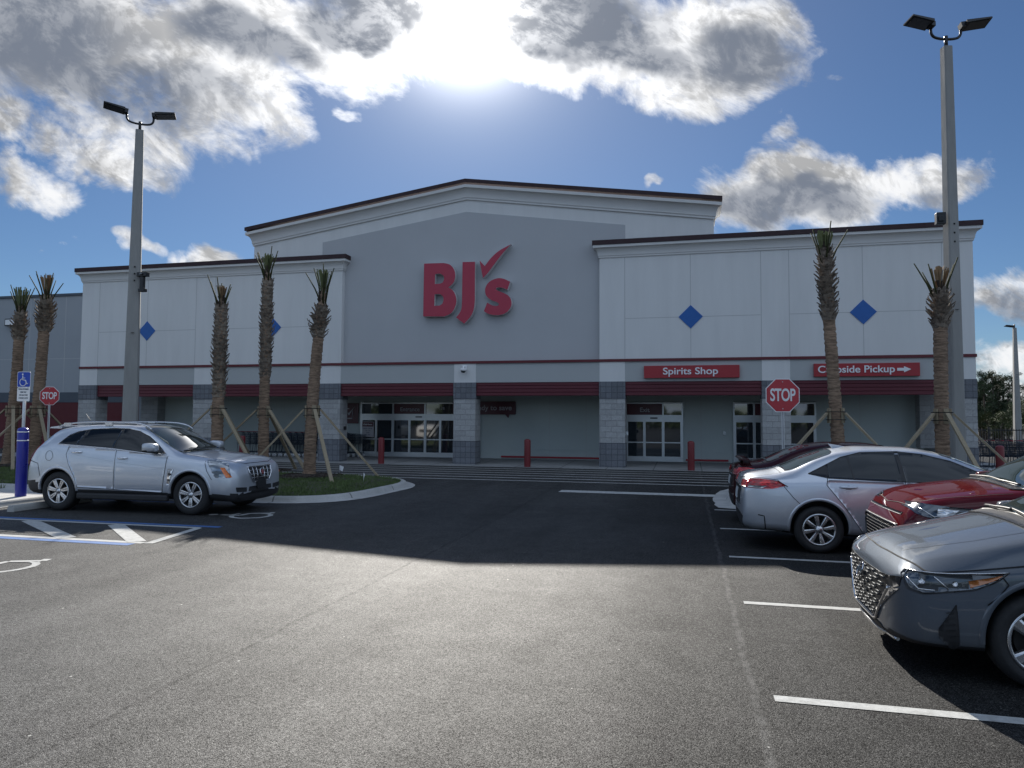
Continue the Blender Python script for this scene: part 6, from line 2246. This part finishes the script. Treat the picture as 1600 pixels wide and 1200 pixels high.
    for bdeg in braces:
        a = R(bdeg)
        o_ = Vector((math.cos(a), math.sin(a), 0))
        s_ = Vector((-math.sin(a), math.cos(a), 0))
        mb = MB()
        mb.rbox(cs + o_ * (rs - .005) + Vector((0, 0, 0)), (.045, .11, .36), Matrix.Rotation(a, 3, 'Z'))
        mb.build('batten', M['timber'], t)
        mb = MB()
        ft = feet * rg.uniform(.95, 1.05)
        mb.beam(cs + o_ * (rs + .05) + Vector((0, 0, .06)), Vector((cs.x, cs.y, 0)) + o_ * (rs + ft) + Vector((0, 0, -.06)), .095, .045)
        mb.build('brace', M['timber'], t)
    return t


palm(-13.35, 18.37, 5.34, .165, .16, 2.25, 4.85, .225, 'shaggy short palm covered in leaf bases, nearest the crossover windscreen', lean=(0.02, 0), braces=(205, 335, 90), seed=3, cut='dry', stalks=5, full_boot=True, fan=.62)
palm(-12.58, 19.55, 6.45, .16, .14, 2.9, 5.75, .205, 'tall palm covered in leaf bases, the second from the right by the crossover bonnet', lean=(0.0, 0), braces=(200, 340, 95), seed=8, cut='green', stalks=6, full_boot=True, fan=.75)
palm(-10.38, 18.45, 5.55, .17, .145, 3.95, 4.75, .255, 'palm with a smooth curved trunk at the tip of the grassy island', lean=(.32, 0), bend=-.08, braces=(215, 315, 12), seed=11, cut='green', stalks=5, fan=.85, feet=1.75, collar=True)
palm(-21.95, 19.25, 5.55, .17, .15, 4.2, 5.0, .23, 'leftmost leaning palm at the edge of the picture by the wall light', lean=(.30, 0), bend=0.05, braces=(200, 320, 60), seed=17, cut='green', stalks=6, feet=1.9, collar=True)
palm(-21.3, 19.6, 6.0, .18, .16, 4.5, 5.5, .28, 'leaning shaggy headed palm between the parking sign and the stop sign', lean=(.32, 0), bend=0.03, braces=(250, 330, 70), seed=23, cut='dry', stalks=7, feet=1.9, collar=True, shag=True)
palm(3.62, 18.67, 5.98, .155, .125, 4.1, 5.75, .215, 'tall palm in front of the curbside pickup sign', lean=(-.30, 0), bend=-0.02, braces=(200, 330, 80), seed=31, cut='green', stalks=4, feet=1.8, fan=.8, strap=1.95, collar=True)
palm(5.98, 19.20, 5.1, .155, .15, 3.9, 4.7, .25, 'shaggy topped palm standing in front of the right lamp post', lean=(.02, 0), bend=0.0, braces=(205, 280, 335), seed=37, cut='dry', stalks=5, feet=1.8, fan=.8, strap=1.95, collar=True, shag=True)

# grass, mulch rings and marker flags
for x, y, r_ in ((-10.4, 18.45, .95), (-12.58, 19.55, .8), (-13.35, 18.37, .8), (-21.7, 19.2, .9), (3.5, 18.67, .9), (5.98, 19.2, .9)):
    rg = random.Random(int(x * 10))
    mb = MB()
    ring = [(x + r_ * rg.uniform(.85, 1.12) * math.cos(a), y + r_ * rg.uniform(.85, 1.12) * math.sin(a), gz(y) + .135) for a in [i * 2 * PI / 28 for i in range(28)]]
    mb.add([(x, y, gz(y) + .21)] + ring, [(0, 1 + i, 1 + (i + 1) % 28) for i in range(28)], 0, True)
    for _ in range(260):
        a, d = rg.uniform(0, 2 * PI), r_ * 1.05 * math.sqrt(rg.random())
        c = Vector((x + d * math.cos(a), y + d * math.sin(a), gz(y) + .20 - d * .05))
        mb.rbox(c, (rg.uniform(.03, .09), rg.uniform(.01, .03), .012), Matrix.Rotation(rg.uniform(0, 6), 3, 'Z') @ Matrix.Rotation(rg.uniform(-.5, .5), 3, 'X'))
    tag(mb.build('mulch', M['mulch']), kind='stuff')
av = [(-10.4, 18.45, .9), (-12.58, 19.55, .75), (-13.35, 18.37, .75)]
grass_patch([tuple(p) for p in inner_l], 75000, 'grass', 1, avoid=av)
grass_patch(lawn, 26000, 'grass', 2, .05, .12)
grass_patch([tuple(p) for p in inner_r], 9000, 'grass', 3)
for i, (x, y, l) in enumerate(((-9.75, 19.0, 'small white marker flag on a wire beside the curved palm'), (-8.0, 16.9, 'small white marker flag on a wire near the kerb tip'))):
    f_ = thing('marker_flag', l, 'flag', (x, y, gz(y) + .1))
    mb = MB()
    mb.tube([(0, 0, -.05), (0.01, 0, .30)], .003, 5)
    mb.build('wire', M['galv'], f_)
    mb = MB()
    mb.add([(.01, 0, .30), (.13 - .1 * i, .03, .26), (.10 - .1 * i, .0, .12 - .05 * i), (.01, 0, .17)], [(0, 1, 2, 3)])
    mb.build('flag', M['signwhite'], f_)

# ------------------------------------------------------------------ signs, bollards, wheel stop
def octagon(r):
    return [(r * math.cos(PI / 8 + i * PI / 4), r * math.sin(PI / 8 + i * PI / 4)) for i in range(8)]


def stop_sign(loc, w, zc, label, rz=0.0):
    t = thing('stop_sign', label, 'stop sign', loc, rz)
    rr_ = w / 2 / math.cos(PI / 8)
    mb = MB()
    mb.prism([(a, b + zc) for a, b in octagon(rr_)], -.050, -.047)
    mb.build('plate', M['signwhite'], t)
    mb = MB()
    mb.prism([(a, b + zc) for a, b in octagon(rr_ * .95)], -.054, -.0505)
    mb.build('face', M['stopred'], t)
    q = text_mb('STOP', w * .46, .002, (0, -.056, zc - .004), .010 * w, .70, spacing=.95)
    zc_ = sum(v[2] for v in q.v) / len(q.v)
    q.v = [(x, y, zc + (z - zc) * 1.12) for x, y, z in q.v]
    q.build('lettering', M['signwhite'], t)
    mb = MB()
    for z in (zc + w * .40, zc - w * .40):
        mb.lathe([(.0, -.058), (.012, -.057), (.012, -.05)], 10, c=(0, 0, z), axis='y')
    mb.build('bolt', M['galv'], t)
    mb = MB()
    mb.prism([(-.03, -.044), (-.012, -.044), (-.012, -.014), (.012, -.014), (.012, -.044), (.03, -.044), (.03, -.038), (.018, -.036), (.018, -.006), (-.018, -.006), (-.018, -.036), (-.03, -.038)], 0, zc + w * .5 - .02, plane='xy')
    mb.build('post', M['galv'], t)
    return t


stop_sign((2.12, 17.28, gz(17.3) + .05), .762, 2.30, 'red stop sign on a steel post behind the silver sedan', R(12))
stop_sign((-20.15, 19.1, gz(19.1) + .1), .60, 2.33, 'smaller red stop sign on a post beside the left palms', R(20))
hp = thing('parking_sign', 'blue and white disabled parking sign on a steel post in the blue bollard', 'sign', (-13.62, 12.28, .13), R(8))
hp.scale = (1, 1, 1.08)
mb = MB()
mb.prism(rnd([(-.152, 2.25 - .13), (.152, 2.25 - .13), (.152, 2.56 - .13), (-.152, 2.56 - .13)], .03, 3), -.036, -.033)
mb.prism(rnd([(-.145, 1.98 - .13), (.145, 1.98 - .13), (.145, 2.246 - .13), (-.145, 2.246 - .13)], .02, 3), -.036, -.033)
mb.build('plate', M['signwhite'], hp)
mb = MB()
mb.prism(rnd([(-.142, 2.262 - .13), (.142, 2.262 - .13), (.142, 2.55 - .13), (-.142, 2.55 - .13)], .025, 3), -.039, -.0365)
mb.build('blue_panel', M['signblue'], hp)
mb = MB()
for pts, w in isa_strokes():
    P_ = [(x * .24 - .02, 2.405 - .13 + z * .24) for x, z in pts]
    for a, b in zip(P_[:-1], P_[1:]):
        mb.beam((a[0], -.0415, a[1]), (b[0], -.0415, b[1]), .003, w * .24, up=(0, 1, 0)) if False else mb.tube([(a[0], -.041, a[1]), (b[0], -.041, b[1])], w * .11, 5)
mb.lathe([(0.0, -.043), (.019, -.042), (.019, -.039)], 12, c=(-.03, 0, 2.505 - .13), axis='y')
mb.build('wheelchair_symbol', M['signwhite'], hp)
mb = MB()
for k, tline in enumerate(('PARKING BY DISABLED', 'PERMIT ONLY', 'TOW AWAY ZONE', '$ 250 FINE F.S. 318.18')):
    q = text_mb(tline, .036, .002, (0, -.038, 2.215 - .13 - k * .058), .0009, .62)
    q.build('lettering', M['signtext'], hp)
mb = MB()
mb.tube([(0, 0, .5), (0, 0, 2.40)], .030, 14)
mb.build('post', M['galv'], hp)


def bollard(loc, r_, h, m, label, bands=(), group=None, name='bollard'):
    t = thing(name, label, 'bollard', loc, 0, group)
    mb = MB()
    prof = [(0.0, h + r_ * .55)] + [(r_ * math.sin(a), h + r_ * .55 * math.cos(a)) for a in [i * PI / 16 for i in range(1, 9)]] + [(r_, h * .5), (r_, -.05)]
    mb.lathe(prof, 28)
    mb.build('post', m, t)
    for z in bands:
        mb = MB()
        mb.lathe([(r_ + .0005, z - .011), (r_ + .003, z - .010), (r_ + .003, z + .010), (r_ + .0005, z + .011)], 28)
        mb.build('reflective_band', M['signwhite'], t)
    return t


bollard((-13.62, 12.28, .12), .105, 1.40, M['bollard_blue'], 'blue bollard with two white bands at the head of the disabled bay', (1.36, 1.18))
bl = ((-11.10, 'red bollard in front of the entrance doors'), (-5.50, 'red bollard alone before the blank wall bay'), (0.15, 'red bollard at the kerb right of the exit doors'), (9.10, 'red bollard beside the cart row at the right end'), (-17.0, 'red bollard in front of the left row of carts'))
for x, l in bl:
    bollard((x, 24.95 if x < 9 else 24.3, gz(24.95)), .115, .93, M['bollard_red'], l, (), 'red bollards along the storefront')
ws = thing('wheel_stop', 'pale concrete wheel stop behind the rear tyre of the crossover', 'wheel stop', (-12.42, 11.92, 0), R(90))
mb = MB()
mb.prism([(-.085, 0), (.085, 0), (.075, .07), (.05, .12), (-.05, .12), (-.075, .07)], -.92, .92, plane='yz')
bevel(mb.build('block', M['concrete'], ws), .015)
mb = MB()
for x in (-.6, .6):
    mb.lathe([(0, .122), (.02, .122), (.02, .118)], 10, c=(x, 0, 0))
mb.build('pin', M['galv'], ws)

# ------------------------------------------------------------------ shopping carts
def make_cart():
    t = thing('shopping_cart', 'dark wire shopping cart nested in a row under the canopy', 'cart', (0, 0, 0), 0)
    mb = MB()
    b0, b1, t0, t1 = .22, .34, .26, .42     # half widths are narrow at the nose
    F, Bk = .42, -.42
    zb_, zt_ = .50, 1.0

    def corner(f, h, s):      # f 0 back .. 1 nose, h 0..1
        x = Bk + (F - Bk) * f
        w = (.29 - .07 * f) * (0.84 + .16 * h)
        z = zb_ + (.08 * f) * (1 - h) + (zt_ - zb_ - .06 * f) * h
        return (x, s * w, z)
    for s in (-1, 1):
        for k in range(7):
            h = k / 6
            mb.beam(corner(0, h, s), corner(1, h, s), .007, .007)
        for k in range(15):
            f = k / 14
            mb.beam(corner(f, 0, s), corner(f, 1, s), .005, .005)
    for k in range(7):
        h = k / 6
        mb.beam(corner(1, h, -1), corner(1, h, 1), .006, .006)
        mb.beam(corner(0, h, -1), corner(0, h, 1), .006, .006)
    for k in range(9):
        u = -1 + k / 4
        for f in (0, 1):
            a, b = corner(f, 0, 1), corner(f, 1, 1)
            mb.beam((a[0], a[1] * u, a[2]), (b[0], b[1] * u, b[2]), .005, .005)
        a, b = corner(0, 0, 1), corner(1, 0, 1)
        mb.beam((a[0], a[1] * u, a[2]), (b[0], b[1] * u, b[2]), .005, .005)
    mb.build('basket', M['cart'], t)
    mb = MB()
    for s in (-1, 1):
        mb.tube([(Bk - .06, s * .27, 1.04), (Bk + .02, s * .27, .98), (Bk + .06, s * .26, .52), (Bk + .04, s * .27, .20), (F * .75, s * .22, .16)], .012, 6)
        mb.tube([(F * .85, s * .2, .56), (F * .75, s * .22, .16)], .011, 6)
    mb.build('frame', M['cart'], t)
    mb = MB()
    mb.tube([(Bk - .07, -.28, 1.04), (Bk - .07, .28, 1.04)], .017, 8)
    mb.build('handle', M['cartred'], t)
    for s in (-1, 1):
        for x in (Bk + .06, F * .72):
            mb = MB()
            mb.lathe([(.025, -.014), (.06, -.014), (.062, 0), (.06, .014), (.025, .014)], 14, c=(x, s * .24, .065), axis='y')
            mb.beam((x - .01, s * .24, .09), (x, s * .24, .18), .03, .015)
            mb.build('caster', M['galv'], t)
    return t


cart0 = make_cart()
spots = [(-18.45 + .285 * i, 27.55, 0.0, 'left') for i in range(16)] + [(-14.75 + .26 * i, 28.15 - .02 * i, R(3), 'door') for i in range(5)] + [(9.5 + .27 * i, 26.9, 0.0, 'right') for i in range(14)]
for i, (x, y, a, kind) in enumerate(spots):
    c = cart0 if i == 0 else copy_tree(cart0)
    c.location = (x, y, gz(y))
    c.rotation_euler = (0, 0, a)
    lab, g_ = {'left': ('dark wire shopping cart nested in the long row behind the left palms', 'carts in the long row behind the left palms'),
               'door': ('dark wire shopping cart in the short row just left of the entrance doors', 'carts in the short row left of the entrance'),
               'right': ('dark wire shopping cart in the row past the right end of the store', 'carts in the row right of the store')}[kind]
    tag(c, lab, 'cart', g_)

# ------------------------------------------------------------------ fence and trees beyond
fn = thing('fence', 'low black metal fence in front of the pine trees', 'fence', (9.5, 46, .14))
mb = MB()
for z in (.25, 1.25):
    mb.box((0, -.02, z), (60, .02, z + .05))
k = 0
while k < 60:
    mb.box((k, -.012, .1), (k + .025, .012, 1.35))
    k += .13
mb.build('fence_panel', M['blackm'], fn)
for k in range(0, 26):
    mb = MB()
    mb.box((k * 2.4 - .04, -.04, 0), (k * 2.4 + .04, .04, 1.45))
    mb.build('fence_post', M['blackm'], fn)


def tree_mesh(seed, h, cr, pine=True):
    rg = random.Random(seed)
    tb = MB()
    pts = [(0, 0, -.2), (rg.uniform(-.1, .1), 0, h * .35), (rg.uniform(-.25, .25), rg.uniform(-.2, .2), h * .7), (rg.uniform(-.2, .2), 0, h * .98)]
    pts = smooth_poly(pts, False, 4)
    rs = [.20 * h / 9 * (1 - .9 * i / (len(pts) - 1)) + .01 for i in range(len(pts))]
    tb.tube(pts, rs, 8)
    lb = MB()
    n = 34 if pine else 26
    for i in range(n):
        f = rg.uniform(.22 if pine else .1, 1.0)
        z = h * f
        a = rg.uniform(0, 2 * PI)
        ext = cr * (1.15 - .75 * f if pine else math.sin(PI * min(.95, f * .85 + .12))) * rg.uniform(.5, 1.1)
        b = Vector((0, 0, z))
        e = Vector((math.cos(a) * ext, math.sin(a) * ext, z + rg.uniform(.0, .35) * ext))
        tb.tube([b, (b + e) / 2 + Vector((0, 0, .05)), e], [.045, .03, .012], 5)
        for c_ in range(4):
            cc = b + (e - b) * rg.uniform(.45, 1.08) + Vector((rg.uniform(-.3, .3), rg.uniform(-.3, .3), rg.uniform(-.1, .35)))
            rr_ = rg.uniform(.28, .62)
            for _ in range(46):
                d = Vector((rg.gauss(0, 1), rg.gauss(0, 1), rg.gauss(0, .7)))
                d = d / max(.5, d.length) * rr_ * rg.uniform(.5, 1.1)
                p_ = cc + d
                sz = rg.uniform(.05, .13)
                q = Vector((rg.gauss(0, 1), rg.gauss(0, 1), rg.gauss(0, 1))).normalized()
                w_ = q.orthogonal().normalized()
                lb.add([p_ - w_ * sz * .4, p_ + q * sz, p_ + w_ * sz * .4, p_ - q * sz * .6], [(0, 1, 2, 3)])
    return tb, lb


protos = []
for k, (sd_, hh, cr, pine) in enumerate(((5, 9.2, 2.0, True), (9, 8.0, 2.3, True), (14, 10.2, 1.8, True), (21, 5.0, 2.4, False))):
    t = thing('pine_tree' if pine else 'broadleaf_tree', 'x', 'tree', (0, 0, 0))
    tb, lb = tree_mesh(sd_, hh, cr, pine)
    tb.build('trunk', M['bark'], t)
    lb.build('crown', M['leaf'] if pine else M['leaf2'], t, fix=False)
    protos.append(t)
rgt = random.Random(77)
tspots = []
for i in range(30):
    k = rgt.choice((0, 1, 2, 0, 2))
    tspots.append((27.5 + 10.5 * (i + rgt.random()) / 30, 80 + rgt.uniform(0, 12), k, rgt.uniform(.66, .86)))
for i in range(12):
    tspots.append((28.0 + 10 * (i + rgt.random()) / 12, 76 + rgt.uniform(0, 3), 3, rgt.uniform(.55, .85)))
seen = {}
for i, (x, y, k, sc) in enumerate(tspots):
    src = protos[k]
    t = src if k not in seen else copy_tree(src)
    seen[k] = 1
    t.location = (x, y, .1)
    t.rotation_euler = (0, 0, i * 1.37)
    t.scale = (sc, sc, sc * .92)
    if k < 3:
        tag(t, 'dark green pine tree in the stand beyond the right end of the store', 'tree', 'pine trees beyond the store')
    else:
        tag(t, 'low yellowish broadleaf tree in front of the pines right of the store', 'tree', 'low trees in front of the pines')

# unseen tree line added behind the camera for reflections in glass and paint
rgw = random.Random(4)
mb = MB()
for i in range(150):
    x = -150 + 300 * (i + rgw.random()) / 150
    y = -115 + rgw.uniform(-12, 6) - abs(x) * .05
    h = rgw.uniform(3.5, 7)
    for _ in range(70):
        f = rgw.uniform(.1, 1)
        a = rgw.uniform(0, 6.28)
        r_ = rgw.uniform(.2, 1) * 2.4 * (1.2 - .8 * f)
        p_ = Vector((x + r_ * math.cos(a), y + r_ * math.sin(a), h * f))
        q = Vector((rgw.gauss(0, 1), rgw.gauss(0, .5), rgw.gauss(0, 1))).normalized()
        w_ = q.orthogonal().normalized()
        s_ = rgw.uniform(.4, .9)
        mb.add([p_ - w_ * s_, p_ + q * s_, p_ + w_ * s_, p_ - q * s_], [(0, 1, 2, 3)])
tag(mb.build('reflection_treeline', M['leaf'], fix=False), kind='stuff')
